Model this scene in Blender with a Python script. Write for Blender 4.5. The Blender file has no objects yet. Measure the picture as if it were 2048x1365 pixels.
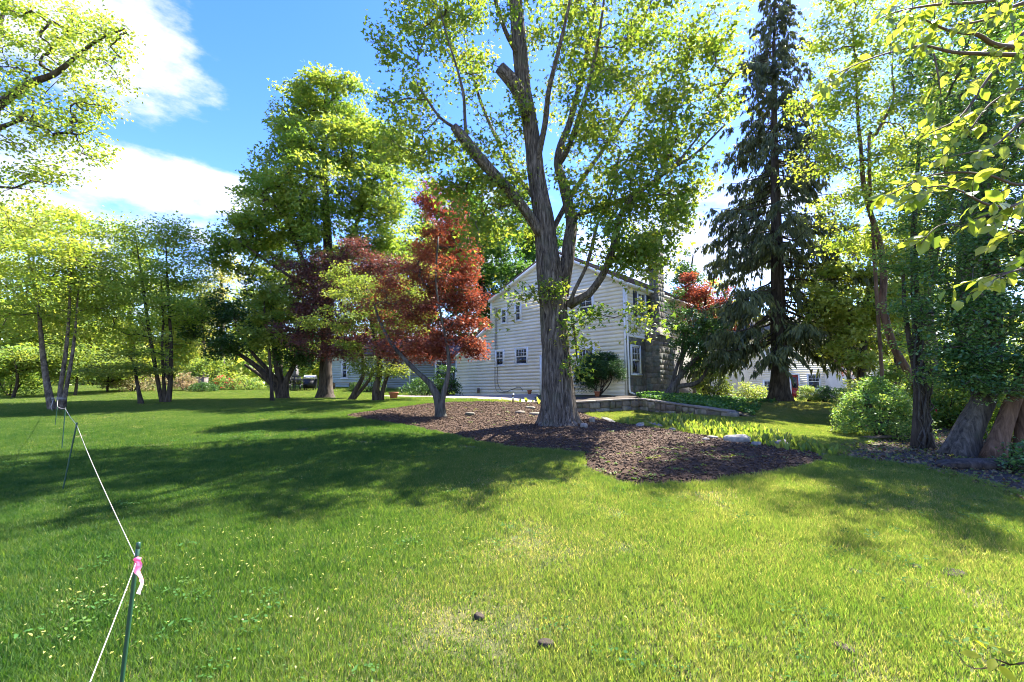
import bpy, math, random
import numpy as np

# ------------------------------------------------------------------ scene, camera, light
scene = bpy.context.scene
COL = scene.collection
F, CX, CY = 920.0, 1024.0, 682.5            # focal length and centre, in 2048-pixel units
PITCH = math.atan(103.0 / 920.0)
EYE = 1.6

cam_data = bpy.data.cameras.new("camera")
cam_data.sensor_width = 36.0
cam_data.lens = 36.0 * F / 2048.0
cam_data.clip_start = 0.05
cam_data.clip_end = 2000.0
cam = bpy.data.objects.new("camera", cam_data)
cam.location = (0, 0, EYE)
cam.rotation_euler = (math.pi / 2 + PITCH, 0, 0)
COL.objects.link(cam)
scene.camera = cam

SUN_EL = math.radians(54.0)
SUN_AZ = math.atan2(0.78, 0.62)             # clockwise from +Y: the sun stands behind the trees, to the right
sun_dir = np.array([math.sin(SUN_AZ) * math.cos(SUN_EL), math.cos(SUN_AZ) * math.cos(SUN_EL), math.sin(SUN_EL)])

world = bpy.data.worlds.new("World")
scene.world = world
world.use_nodes = True
SKY_STRENGTH = 0.15
EXPOSURE = 2.95
SUN_STRENGTH = 3.3


def build_world():
    nt = world.node_tree
    nt.nodes.clear()
    N, L = nt.nodes.new, nt.links.new
    out = N("ShaderNodeOutputWorld")
    bg = N("ShaderNodeBackground")
    bg.inputs["Strength"].default_value = SKY_STRENGTH
    sky = N("ShaderNodeTexSky")
    sky.sky_type = 'NISHITA'
    sky.sun_disc = False
    sky.sun_elevation = SUN_EL
    sky.sun_rotation = SUN_AZ
    sky.altitude = 0.0
    sky.air_density = 1.0
    sky.dust_density = 0.2
    sky.ozone_density = 2.0
    hs = N("ShaderNodeHueSaturation")
    hs.inputs["Saturation"].default_value = 1.36
    hs.inputs["Hue"].default_value = 0.526
    hs.inputs["Value"].default_value = 0.54
    L(sky.outputs[0], hs.inputs["Color"])
    tc = N("ShaderNodeTexCoord")
    # clouds: noise over the direction, denser in a few heaps
    def math_(op, a, b=None, clamp=False):
        m = N("ShaderNodeMath"); m.operation = op; m.use_clamp = clamp
        for i, v in enumerate((a, b)):
            if v is None: continue
            if isinstance(v, (int, float)): m.inputs[i].default_value = v
            else: L(v, m.inputs[i])
        return m.outputs[0]
    sep = N("ShaderNodeSeparateXYZ"); L(tc.outputs["Generated"], sep.inputs[0])
    mp = N("ShaderNodeMapping"); mp.inputs["Scale"].default_value = (3.0, 3.0, 7.0)
    L(tc.outputs["Generated"], mp.inputs[0])
    n1 = N("ShaderNodeTexNoise"); n1.inputs["Scale"].default_value = 1.6; n1.inputs["Detail"].default_value = 9; n1.inputs["Roughness"].default_value = 0.60
    L(mp.outputs[0], n1.inputs["Vector"])
    # low layer of thin cloud towards the horizon
    low = N("ShaderNodeMapRange"); low.inputs["From Min"].default_value = 0.60; low.inputs["From Max"].default_value = 0.10
    low.inputs["To Min"].default_value = 0.0; low.inputs["To Max"].default_value = 0.14
    L(sep.outputs["Z"], low.inputs["Value"])
    n2 = N("ShaderNodeTexNoise"); n2.inputs["Scale"].default_value = 6.5; n2.inputs["Detail"].default_value = 7; n2.inputs["Roughness"].default_value = 0.6
    L(mp.outputs[0], n2.inputs["Vector"])
    puff = math_('MULTIPLY', math_('SUBTRACT', n2.outputs["Fac"], 0.5), 0.42)
    cov = math_('ADD', math_('ADD', n1.outputs["Fac"], low.outputs[0]), puff)
    def heap(px, py, rx, ry, gain):
        a = (px - CX) / F; b = (CY - py) / F
        d = np.array([a, math.cos(PITCH) - b * math.sin(PITCH), math.sin(PITCH) + b * math.cos(PITCH)])
        d /= np.linalg.norm(d)
        r = np.cross(d, [0, 0, 1]); r /= np.linalg.norm(r)
        u = np.cross(r, d)
        def dot(v):
            n = N("ShaderNodeVectorMath"); n.operation = 'DOT_PRODUCT'
            L(tc.outputs["Generated"], n.inputs[0]); n.inputs[1].default_value = tuple(v)
            return n.outputs["Value"]
        x = math_('DIVIDE', dot(r), rx / F); y = math_('DIVIDE', dot(u), ry / F)
        q = math_('ADD', math_('MULTIPLY', x, x), math_('MULTIPLY', y, y))
        front = math_('GREATER_THAN', dot(d), 0.3)
        m = math_('SUBTRACT', 1.0, q, True)
        return math_('MULTIPLY', math_('MULTIPLY', m, front), gain)
    for args in ((235, 55, 200, 130, 0.48), (330, 365, 180, 46, 0.34), (560, 215, 60, 36, 0.26), (1440, 420, 260, 150, 0.22), (560, 90, 300, 170, -0.30), (330, 255, 240, 55, -0.18), (1250, 100, 520, 300, -0.24), (1750, 200, 300, 260, -0.16), (-700, 200, 300, 150, 0.26), (3000, 100, 400, 150, 0.24)):
        cov = math_('ADD', cov, heap(*args))
    ramp = N("ShaderNodeMapRange"); ramp.interpolation_type = 'SMOOTHSTEP'
    ramp.inputs["From Min"].default_value = 0.51; ramp.inputs["From Max"].default_value = 0.82
    L(cov, ramp.inputs["Value"])
    cl = math_('MULTIPLY', ramp.outputs[0], 0.86)
    mix = N("ShaderNodeMix"); mix.data_type = 'RGBA'
    L(cl, mix.inputs["Factor"]); L(hs.outputs[0], mix.inputs[6])
    mix.inputs[7].default_value = (1.16, 1.19, 1.25, 1)
    L(mix.outputs[2], bg.inputs["Color"])
    L(bg.outputs[0], out.inputs["Surface"])


build_world()

sun_data = bpy.data.lights.new("sun", 'SUN')
sun_data.energy = SUN_STRENGTH
sun_data.angle = math.radians(0.53)
sun_data.color = (1.0, 0.95, 0.86)
sun = bpy.data.objects.new("sun", sun_data)
sun.location = tuple(sun_dir * 60)
from mathutils import Vector, Matrix
sun.rotation_euler = Vector(sun_dir).to_track_quat('Z', 'Y').to_euler()
COL.objects.link(sun)

scene.view_settings.view_transform = 'Standard'
scene.view_settings.look = 'None'
scene.view_settings.exposure = EXPOSURE
scene.view_settings.gamma = 1.0
scene.view_settings.use_curve_mapping = False
scene.cycles.max_bounces = 12
scene.cycles.diffuse_bounces = 8
scene.cycles.glossy_bounces = 3
scene.cycles.transmission_bounces = 8
scene.cycles.transparent_max_bounces = 6
scene.cycles.caustics_reflective = False
scene.cycles.caustics_refractive = False
scene.cycles.filter_width = 1.0
scene.cycles.use_adaptive_sampling = True
scene.cycles.adaptive_threshold = 0.01
scene.cycles.use_denoising = True
scene.cycles.denoiser = 'OPENIMAGEDENOISE'
scene.cycles.sample_clamp_indirect = 6.0

# ------------------------------------------------------------------ layout helpers
def P(px, py, Y):
    """world point seen at pixel (px, py) of the 2048 x 1365 photograph, Y metres ahead"""
    a = (px - CX) / F; b = (CY - py) / F
    d = (a, math.cos(PITCH) - b * math.sin(PITCH), math.sin(PITCH) + b * math.cos(PITCH))
    t = Y / d[1]
    return np.array([d[0] * t, Y, EYE + d[2] * t])


def rng_(seed):
    return np.random.default_rng(seed)


# smooth value noise, vectorised
_perm = rng_(7).random(4096)
def vnoise(p):
    p = np.asarray(p, float)
    i = np.floor(p).astype(np.int64); f = p - i
    f = f * f * (3 - 2 * f)
    def h(ix, iy, iz):
        return _perm[(ix * 73856093 ^ iy * 19349663 ^ iz * 83492791) & 4095]
    r = 0
    for dx in (0, 1):
        for dy in (0, 1):
            for dz in (0, 1):
                w = (f[..., 0] if dx else 1 - f[..., 0]) * (f[..., 1] if dy else 1 - f[..., 1]) * (f[..., 2] if dz else 1 - f[..., 2])
                r = r + w * h(i[..., 0] + dx, i[..., 1] + dy, i[..., 2] + dz)
    return r


def fbm(p, oct=4):
    p = np.asarray(p, float); a, s, t = 0.5, 0.0, 0.0
    for _ in range(oct):
        s = s + a * vnoise(p); t += a; a *= 0.5; p = p * 2.03 + 11.3
    return s / t


# ------------------------------------------------------------------ terrain
ctrl = [(0, 0, 0), (-3, 0, 0), (3, 0, 0.02), (0, -8, -.3), (-12, -8, -.3), (12, -8, -.3), (0, 2.5, .06), (0, 5, .2), (4, 3, .06), (7, 5, .14),
        (-1.62, 2, .07), (-6.2, 6.5, .26), (-9.3, 9.6, .43), (25, 30, 1.0), (40, 60, 1.0), (0, 60, 1.9), (-40, 60, 2.4), (-60, 20, 1.6),
        (60, 20, .8), (0, 140, 2), (140, 140, 1.5), (-140, 140, 2.3), (-140, 0, 1.2), (140, 0, .6), (-20, 10, .7), (14, 6, .15), (18, 14, .5),
        (-140, -140, -.5), (140, -140, -.5), (0, -140, -.5)]
for a in [(1300, 978, 6.3), (1120, 855, 12.5), (680, 830, 14.5), (40, 830, 16), (100, 820, 17.5), (330, 806, 21), (560, 797, 24), (650, 797, 24),
          (200, 776, 34), (480, 782, 32), (690, 777, 34), (20, 790, 28), (880, 840, 13.8), (1000, 804, 18.7), (913, 793, 29), (1000, 792, 26.5),
          (1255, 794, 21.5), (1165, 831, 17.2), (1457, 836, 14.4), (1290, 834, 16.8), (1560, 803, 20), (1500, 806, 21), (1650, 812, 24), (1600, 850, 14.5),
          (1920, 912, 9.5), (1850, 900, 10.5), (1750, 880, 12), (1600, 797, 42)]:
    ctrl.append(tuple(P(*a)))
_c = np.array(ctrl, float)
def _tps(d2):
    return np.where(d2 > 0, 0.5 * d2 * np.log(np.maximum(d2, 1e-12)), 0.0)
class RBF:
    def __init__(self, c, lam=0.6):
        self.c = c[:, :2]; n = len(c)
        d2 = ((self.c[:, None] - self.c[None]) ** 2).sum(-1)
        A = np.zeros((n + 3, n + 3)); A[:n, :n] = _tps(d2) + lam * np.eye(n)
        A[:n, n] = 1; A[:n, n + 1:] = self.c; A[n, :n] = 1; A[n + 1:, :n] = self.c.T
        self.w = np.linalg.solve(A, np.concatenate([c[:, 2], [0, 0, 0]]))
    def __call__(self, x, y):
        x = np.asarray(x, float); y = np.asarray(y, float)
        sh = x.shape; q = np.stack([x.ravel(), y.ravel()], 1); out = np.empty(len(q)); n = len(self.c)
        for k in range(0, len(q), 20000):
            s = q[k:k + 20000]
            d2 = ((s[:, None] - self.c[None]) ** 2).sum(-1)
            out[k:k + 20000] = _tps(d2) @ self.w[:n] + self.w[n] + s @ self.w[n + 1:]
        return out.reshape(sh)
_ter = RBF(_c)
def H(x, y):
    x = np.clip(np.asarray(x, float), -140, 140); y = np.clip(np.asarray(y, float), -140, 140)
    return _ter(x, y)


def ground(px, py):
    """where the sight line through a pixel of the photograph meets the terrain"""
    lo, hi = 1.0, 60.0
    ys = np.linspace(1.2, 60, 1200)
    pts = np.array([P(px, py, y) for y in (1.0,)])
    d = pts[0] - np.array([0, 0, EYE])
    q = np.array([0, 0, EYE])[None] + d[None] * ys[:, None]
    below = q[:, 2] < H(q[:, 0], q[:, 1])
    k = int(np.argmax(below)) if below.any() else len(ys) - 1
    p = q[k]
    return np.array([p[0], p[1], float(H(p[0], p[1]))])


def inside(poly, x, y):
    poly = np.asarray(poly); r = np.zeros(np.shape(x), bool)
    j = len(poly) - 1
    for i in range(len(poly)):
        xi, yi = poly[i][:2]; xj, yj = poly[j][:2]
        c = ((yi > y) != (yj > y)) & (x < (xj - xi) * (y - yi) / ((yj - yi) or 1e-12) + xi)
        r ^= c; j = i
    return r


def sdist(poly, x, y):
    """signed distance to a polygon, positive inside"""
    poly = np.asarray(poly, float); d = np.full(np.shape(x), 1e9)
    for i in range(len(poly)):
        a = poly[i - 1][:2]; b = poly[i][:2]; ab = b - a
        t = np.clip(((x - a[0]) * ab[0] + (y - a[1]) * ab[1]) / max(ab @ ab, 1e-9), 0, 1)
        d = np.minimum(d, np.hypot(x - a[0] - t * ab[0], y - a[1] - t * ab[1]))
    return np.where(inside(poly, x, y), d, -d)


# ------------------------------------------------------------------ mesh helpers
def mesh_np(name, V, faces, mat=None, attrs=None, smooth=False):
    """mesh from a vertex array and a list of (m,k) face arrays"""
    me = bpy.data.meshes.new(name)
    V = np.ascontiguousarray(V, np.float32)
    me.vertices.add(len(V)); me.vertices.foreach_set("co", V.ravel())
    faces = [np.asarray(f, np.int32) for f in faces if len(f)]
    loops = np.concatenate([f.ravel() for f in faces]); tot = np.concatenate([np.full(len(f), f.shape[1], np.int32) for f in faces])
    start = np.concatenate([[0], np.cumsum(tot)[:-1]]).astype(np.int32)
    me.loops.add(len(loops)); me.loops.foreach_set("vertex_index", loops)
    me.polygons.add(len(tot)); me.polygons.foreach_set("loop_start", start)
    try: me.polygons.foreach_set("loop_total", tot)
    except Exception: pass
    if smooth: me.polygons.foreach_set("use_smooth", np.ones(len(tot), bool))
    for k, a in (attrs or {}).items():
        at = me.attributes.new(k, 'FLOAT', 'POINT'); at.data.foreach_set("value", np.ascontiguousarray(a, np.float32))
    me.update(calc_edges=True)
    if mat is not None: me.materials.append(mat)
    return me


def link(name, me, parent=None, loc=None):
    o = bpy.data.objects.new(name, me); COL.objects.link(o)
    if parent is not None: o.parent = parent
    if loc is not None: o.location = tuple(loc)
    return o


def tag(o, label=None, cat=None, group=None, kind=None):
    if label: o["label"] = label
    if cat: o["category"] = cat
    if group: o["group"] = group
    if kind: o["kind"] = kind
    return o


def thing(name, label, cat, group=None, loc=(0, 0, 0)):
    o = bpy.data.objects.new(name, None); COL.objects.link(o); o.empty_display_size = 0.1
    o.location = tuple(loc)
    return tag(o, label, cat, group)


class MB:
    """collects shapes, builds one mesh"""
    def __init__(self): self.V = []; self.Fs = {}; self.n = 0
    def add(self, V, faces):
        V = np.asarray(V, float)
        for f in faces:
            f = np.asarray(f)
            if f.size: self.Fs.setdefault(f.shape[1], []).append(f + self.n)
        self.V.append(V); self.n += len(V)
        return self
    def box(self, c, s, R=None):
        x, y, z = np.array(s) / 2
        V = np.array([(-x, -y, -z), (x, -y, -z), (x, y, -z), (-x, y, -z), (-x, -y, z), (x, -y, z), (x, y, z), (-x, y, z)])
        if R is not None: V = V @ np.asarray(R).T
        return self.add(V + np.asarray(c), [np.array([(0, 3, 2, 1), (4, 5, 6, 7), (0, 1, 5, 4), (1, 2, 6, 5), (2, 3, 7, 6), (3, 0, 4, 7)])])
    def hexa(self, b, t):
        """box from four bottom and four top corners"""
        return self.add(np.concatenate([b, t]), [np.array([(0, 3, 2, 1), (4, 5, 6, 7), (0, 1, 5, 4), (1, 2, 6, 5), (2, 3, 7, 6), (3, 0, 4, 7)])])
    def tube(self, pts, rad, sides=8, cap=True, disp=None, flat=None):
        V, f = tube_arrays(np.asarray(pts, float), np.asarray(rad, float), sides, cap, disp)
        return self.add(V, f)
    def cyl(self, p0, p1, r, sides=12, r1=None):
        return self.tube([p0, p1], [r, r if r1 is None else r1], sides)
    def lathe(self, prof, c, sides=16):
        th = np.linspace(0, 2 * np.pi, sides, endpoint=False); V = []
        for r, z in prof: V.append(np.stack([c[0] + r * np.cos(th), c[1] + r * np.sin(th), np.full(sides, c[2] + z)], 1))
        return self.rings(V)
    def rings(self, V, cap=True):
        k = len(V[0]); n = len(V); a = np.arange(k); b = (a + 1) % k; q = []
        for i in range(n - 1): q.append(np.stack([i * k + a, i * k + b, (i + 1) * k + b, (i + 1) * k + a], 1))
        fs = [np.concatenate(q)]
        if cap: fs += [np.arange(k)[::-1][None], (np.arange(k) + (n - 1) * k)[None]]
        return self.add(np.concatenate(V), fs)
    def build(self, name, mat=None, parent=None, smooth=False, loc=None):
        me = mesh_np(name, np.concatenate(self.V), [np.concatenate(v) for v in self.Fs.values()], mat, smooth=smooth)
        return link(name, me, parent, loc)


def resample(pts, rad, step):
    """Catmull-Rom through the points, about STEP apart"""
    pts = np.asarray(pts, float); rad = np.asarray(rad, float)
    if len(pts) < 3:
        n = max(2, int(np.linalg.norm(pts[-1] - pts[0]) / step) + 1); t = np.linspace(0, 1, n)[:, None]
        return pts[0] * (1 - t) + pts[-1] * t, rad[0] * (1 - t[:, 0]) + rad[-1] * t[:, 0]
    Q = np.concatenate([[2 * pts[0] - pts[1]], pts, [2 * pts[-1] - pts[-2]]]); op, orr = [], []
    for i in range(len(pts) - 1):
        p0, p1, p2, p3 = Q[i:i + 4]; n = max(1, int(np.linalg.norm(p2 - p1) / step)); t = np.arange(n)[:, None] / n
        op.append(0.5 * (2 * p1 + (p2 - p0) * t + (2 * p0 - 5 * p1 + 4 * p2 - p3) * t ** 2 + (3 * p1 - p0 - 3 * p2 + p3) * t ** 3))
        orr.append(rad[i] * (1 - t[:, 0]) + rad[i + 1] * t[:, 0])
    op.append(pts[-1:]); orr.append(rad[-1:])
    return np.concatenate(op), np.concatenate(orr)


def tube_arrays(pts, rad, sides, cap=True, disp=None):
    n = len(pts)
    T = np.gradient(pts, axis=0); T /= np.maximum(np.linalg.norm(T, axis=1, keepdims=True), 1e-9)
    ref = np.array([1.0, 0, 0]) if abs(T[:, 0]).mean() < 0.8 else np.array([0, 1.0, 0])
    A = ref - T * (T @ ref)[:, None]; A /= np.maximum(np.linalg.norm(A, axis=1, keepdims=True), 1e-9)
    B = np.cross(T, A)
    th = np.linspace(0, 2 * np.pi, sides, endpoint=False)
    R = np.repeat(rad[:, None], sides, 1)
    if disp is not None: R = R + disp(np.repeat(th[None], n, 0), np.repeat(np.concatenate([[0], np.cumsum(np.linalg.norm(np.diff(pts, axis=0), axis=1))])[:, None], sides, 1), R)
    V = pts[:, None] + R[..., None] * (A[:, None] * np.cos(th)[None, :, None] + B[:, None] * np.sin(th)[None, :, None])
    a = np.arange(sides); b = (a + 1) % sides
    q = np.concatenate([np.stack([i * sides + a, i * sides + b, (i + 1) * sides + b, (i + 1) * sides + a], 1) for i in range(n - 1)])
    fs = [q]
    if cap: fs += [a[::-1][None], (a + (n - 1) * sides)[None]]
    return V.reshape(-1, 3), fs


# ------------------------------------------------------------------ materials
MATS = {}
def mat_nodes(name):
    m = bpy.data.materials.new(name); m.use_nodes = True
    nt = m.node_tree; nt.nodes.clear()
    out = nt.nodes.new("ShaderNodeOutputMaterial")
    b = nt.nodes.new("ShaderNodeBsdfPrincipled")
    nt.links.new(b.outputs[0], out.inputs["Surface"])
    MATS[name] = m
    return m, nt, b, out


def rgba(c): return (c[0], c[1], c[2], 1.0)


def noisy(name, c1, c2, scale=5.0, rough=0.7, bump=0.3, dist=0.02, stretch=(1, 1, 1), c3=None, detail=6, metallic=0.0, spec=0.4, big=None, coords="Object", lo=.35, hi=.65):
    """two- or three-tone noise with bump"""
    m, nt, b, out = mat_nodes(name)
    N, L = nt.nodes.new, nt.links.new
    tc = N("ShaderNodeTexCoord"); mp = N("ShaderNodeMapping"); mp.inputs["Scale"].default_value = stretch
    L(tc.outputs[coords], mp.inputs[0])
    n = N("ShaderNodeTexNoise"); n.inputs["Scale"].default_value = scale; n.inputs["Detail"].default_value = detail; n.inputs["Roughness"].default_value = 0.62
    L(mp.outputs[0], n.inputs["Vector"])
    r = N("ShaderNodeValToRGB"); r.color_ramp.elements[0].position = lo; r.color_ramp.elements[0].color = rgba(c1)
    r.color_ramp.elements[1].position = hi; r.color_ramp.elements[1].color = rgba(c2)
    if c3 is not None:
        e = r.color_ramp.elements.new(min(hi + .15, 1)); e.color = rgba(c3)
    L(n.outputs["Fac"], r.inputs["Fac"])
    col = r.outputs[0]
    if big is not None:
        n2 = N("ShaderNodeTexNoise"); n2.inputs["Scale"].default_value = big[0]; n2.inputs["Detail"].default_value = 3
        L(tc.outputs[coords], n2.inputs["Vector"])
        mr = N("ShaderNodeMapRange"); mr.inputs["From Min"].default_value = .4; mr.inputs["From Max"].default_value = .62
        L(n2.outputs["Fac"], mr.inputs["Value"])
        mx = N("ShaderNodeMix"); mx.data_type = 'RGBA'; L(mr.outputs[0], mx.inputs["Factor"]); L(col, mx.inputs[6]); mx.inputs[7].default_value = rgba(big[1])
        col = mx.outputs[2]
    L(col, b.inputs["Base Color"])
    b.inputs["Roughness"].default_value = rough; b.inputs["Metallic"].default_value = metallic
    b.inputs["Specular IOR Level"].default_value = spec
    if bump:
        bp = N("ShaderNodeBump"); bp.inputs["Strength"].default_value = bump; bp.inputs["Distance"].default_value = dist
        L(n.outputs["Fac"], bp.inputs["Height"]); L(bp.outputs[0], b.inputs["Normal"])
    return m


def plain(name, c, rough=0.5, metallic=0.0, spec=0.5, vary=0.08, scale=6):
    c = np.array(c); return noisy(name, c * (1 - vary), np.minimum(c * (1 + vary), 1), scale, rough, 0.08, 0.004, metallic=metallic, spec=spec)


def per_object(name, tones, rough=0.8, scale=9, bump=0.5, dist=0.015, moss=None):
    """stone: tone chosen per object, mottled by noise"""
    m, nt, b, out = mat_nodes(name)
    N, L = nt.nodes.new, nt.links.new
    oi = N("ShaderNodeObjectInfo"); tc = N("ShaderNodeTexCoord")
    r = N("ShaderNodeValToRGB"); r.color_ramp.elements[0].color = rgba(tones[0]); r.color_ramp.elements[-1].color = rgba(tones[-1])
    for i, t in enumerate(tones[1:-1]):
        e = r.color_ramp.elements.new((i + 1) / (len(tones) - 1)); e.color = rgba(t)
    L(oi.outputs["Random"], r.inputs[0])
    n = N("ShaderNodeTexNoise"); n.inputs["Scale"].default_value = scale; n.inputs["Detail"].default_value = 7; n.inputs["Roughness"].default_value = .65
    L(tc.outputs["Object"], n.inputs["Vector"])
    mr = N("ShaderNodeMapRange"); mr.inputs["From Min"].default_value = .3; mr.inputs["From Max"].default_value = .7; mr.inputs["To Min"].default_value = .55; mr.inputs["To Max"].default_value = 1.35
    L(n.outputs["Fac"], mr.inputs["Value"])
    mx = N("ShaderNodeMix"); mx.data_type = 'RGBA'; mx.blend_type = 'MULTIPLY'; mx.inputs["Factor"].default_value = 1
    L(r.outputs[0], mx.inputs[6]); L(mr.outputs[0], mx.inputs[7])
    col = mx.outputs[2]
    if moss is not None:
        n2 = N("ShaderNodeTexNoise"); n2.inputs["Scale"].default_value = 3.1; n2.inputs["Detail"].default_value = 5
        geo = N("ShaderNodeNewGeometry"); L(geo.outputs["Position"], n2.inputs["Vector"])
        m2 = N("ShaderNodeMapRange"); m2.inputs["From Min"].default_value = .52; m2.inputs["From Max"].default_value = .66; m2.inputs["To Max"].default_value = .8
        L(n2.outputs["Fac"], m2.inputs["Value"])
        mm = N("ShaderNodeMix"); mm.data_type = 'RGBA'; L(m2.outputs[0], mm.inputs["Factor"]); L(col, mm.inputs[6]); mm.inputs[7].default_value = rgba(moss)
        col = mm.outputs[2]
    L(col, b.inputs["Base Color"]); b.inputs["Roughness"].default_value = rough
    bp = N("ShaderNodeBump"); bp.inputs["Strength"].default_value = bump; bp.inputs["Distance"].default_value = dist
    L(n.outputs["Fac"], bp.inputs["Height"]); L(bp.outputs[0], b.inputs["Normal"])
    return m


LEAF_GAIN = 1.9
def leaf_mat(name, cols, trans=None, tfac=0.45, rough=0.52, spec=0.22, attr="tint", veins=False):
    """leaf: colour by a per-leaf number, light shining through"""
    m, nt, b, out = mat_nodes(name)
    N, L = nt.nodes.new, nt.links.new
    if attr == "random":
        a = N("ShaderNodeObjectInfo"); fac = a.outputs["Random"]
    else:
        a = N("ShaderNodeAttribute"); a.attribute_name = attr; fac = a.outputs["Fac"]
    cols = [tuple(LEAF_GAIN * v for v in c) for c in cols]
    r = N("ShaderNodeValToRGB"); els = r.color_ramp.elements
    els[0].color = rgba(cols[0]); els[1].color = rgba(cols[-1])
    for i, c in enumerate(cols[1:-1]):
        e = els.new((i + 1) / (len(cols) - 1)); e.color = rgba(c)
    L(fac, r.inputs["Fac"])
    if veins:
        co = N("ShaderNodeTexCoord"); sp = N("ShaderNodeSeparateXYZ"); L(co.outputs["Object"], sp.inputs[0])
        def mm(op, a_, b_=None):
            q = N("ShaderNodeMath"); q.operation = op
            for i_, v_ in enumerate((a_, b_)):
                if v_ is None: continue
                if isinstance(v_, (int, float)): q.inputs[i_].default_value = v_
                else: L(v_, q.inputs[i_])
            return q.outputs[0]
        ab = mm('ABSOLUTE', sp.outputs[0]); w_ = mm('ABSOLUTE', mm('SUBTRACT', mm('FRACT', mm('MULTIPLY', mm('SUBTRACT', sp.outputs[1], mm('MULTIPLY', ab, 1.1)), 8.0)), .5))
        vein = mm('MAXIMUM', mm('GREATER_THAN', w_, .42), mm('LESS_THAN', ab, .018))
        mv = N("ShaderNodeMix"); mv.data_type = 'RGBA'; mv.blend_type = 'MULTIPLY'; L(mm('MULTIPLY', vein, .45), mv.inputs["Factor"]); L(r.outputs[0], mv.inputs[6]); mv.inputs[7].default_value = (.45, .6, .3, 1)
        nz = N("ShaderNodeTexNoise"); nz.inputs["Scale"].default_value = 5.0; nz.inputs["Detail"].default_value = 4; L(co.outputs["Object"], nz.inputs["Vector"])
        mz = N("ShaderNodeMapRange"); mz.inputs["From Min"].default_value = .3; mz.inputs["From Max"].default_value = .7; mz.inputs["To Min"].default_value = .75; mz.inputs["To Max"].default_value = 1.15; L(nz.outputs["Fac"], mz.inputs["Value"])
        mw = N("ShaderNodeMix"); mw.data_type = 'RGBA'; mw.blend_type = 'MULTIPLY'; mw.inputs["Factor"].default_value = 1; L(mv.outputs[2], mw.inputs[6]); L(mz.outputs[0], mw.inputs[7])
        colour = mw.outputs[2]
    else: colour = r.outputs[0]
    L(colour, b.inputs["Base Color"])
    b.inputs["Roughness"].default_value = rough; b.inputs["Specular IOR Level"].default_value = spec
    t = N("ShaderNodeBsdfTranslucent")
    tm = N("ShaderNodeMix"); tm.data_type = 'RGBA'; tm.blend_type = 'MULTIPLY'; tm.inputs["Factor"].default_value = 1
    L(colour, tm.inputs[6]); tm.inputs[7].default_value = rgba(trans or (2.3, 1.9, 0.7))
    L(tm.outputs[2], t.inputs["Color"])
    mx = N("ShaderNodeMixShader"); mx.inputs[0].default_value = tfac
    L(b.outputs[0], mx.inputs[1]); L(t.outputs[0], mx.inputs[2])
    L(mx.outputs[0], out.inputs["Surface"])
    return m


def bark_mat(name, c1, c2, c3, zs=1.0, scale=7.0, bump=0.9, dist=0.03, lichen=None):
    m, nt, b, out = mat_nodes(name)
    N, L = nt.nodes.new, nt.links.new
    geo = N("ShaderNodeNewGeometry"); mp = N("ShaderNodeMapping"); mp.inputs["Scale"].default_value = (1, 1, 0.16 * zs)
    L(geo.outputs["Position"], mp.inputs[0])
    n = N("ShaderNodeTexNoise"); n.inputs["Scale"].default_value = scale; n.inputs["Detail"].default_value = 9; n.inputs["Roughness"].default_value = .68; n.inputs["Distortion"].default_value = .6
    L(mp.outputs[0], n.inputs["Vector"])
    r = N("ShaderNodeValToRGB"); els = r.color_ramp.elements; els[0].position = .36; els[0].color = rgba(c1); els[1].position = .68; els[1].color = rgba(c3)
    e = els.new(.5); e.color = rgba(c2)
    L(n.outputs["Fac"], r.inputs[0]); col = r.outputs[0]
    if lichen is not None:
        n2 = N("ShaderNodeTexNoise"); n2.inputs["Scale"].default_value = 2.2; n2.inputs["Detail"].default_value = 6; L(geo.outputs["Position"], n2.inputs["Vector"])
        mr = N("ShaderNodeMapRange"); mr.inputs["From Min"].default_value = .54; mr.inputs["From Max"].default_value = .7; mr.inputs["To Max"].default_value = .65; L(n2.outputs["Fac"], mr.inputs["Value"])
        mx = N("ShaderNodeMix"); mx.data_type = 'RGBA'; L(mr.outputs[0], mx.inputs["Factor"]); L(col, mx.inputs[6]); mx.inputs[7].default_value = rgba(lichen); col = mx.outputs[2]
    L(col, b.inputs["Base Color"]); b.inputs["Roughness"].default_value = .88; b.inputs["Specular IOR Level"].default_value = .2
    bp = N("ShaderNodeBump"); bp.inputs["Strength"].default_value = bump; bp.inputs["Distance"].default_value = dist
    L(n.outputs["Fac"], bp.inputs["Height"]); L(bp.outputs[0], b.inputs["Normal"])
    return m


# ------------------------------------------------------------------ foliage
LEAF = {
    # (side, along, normal) of each point; triangles
    "diamond": (np.array([(0, 0, 0), (.34, .45, .09), (0, 1, 0), (-.34, .45, .09)]), np.array([(0, 1, 2), (0, 2, 3)])),
    "oval": (np.array([(0, 0, 0), (.25, .28, .07), (.27, .62, .08), (0, 1, -.03), (-.27, .62, .08), (-.25, .28, .07)]), np.array([(0, 1, 2), (0, 2, 3), (0, 3, 4), (0, 4, 5)])),
    "maple": (np.array([(0, .06, 0), (.56, .26, .10), (.21, .48, .05), (0, 1, -.05), (-.21, .48, .05), (-.56, .26, .10)]), np.array([(0, 1, 2), (0, 2, 3), (0, 3, 4), (0, 4, 5)])),
    "needle": (np.array([(-.07, 0, 0), (.07, 0, 0), (0, 1, 0)]), np.array([(0, 1, 2)])),
    "spray": (np.array([(0, 0, 0), (.15, .30, .02), (.02, 1, -.04), (-.15, .30, .02)]), np.array([(0, 1, 2), (0, 2, 3)])),
    "finger": (np.array([(0, 0, 0), (.50, .42, .05), (.12, .40, 0), (.02, 1.05, -.05), (-.12, .40, 0), (-.50, .42, .05)]), np.array([(0, 1, 2), (0, 2, 3), (0, 3, 4), (0, 4, 5)])),
}


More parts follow.
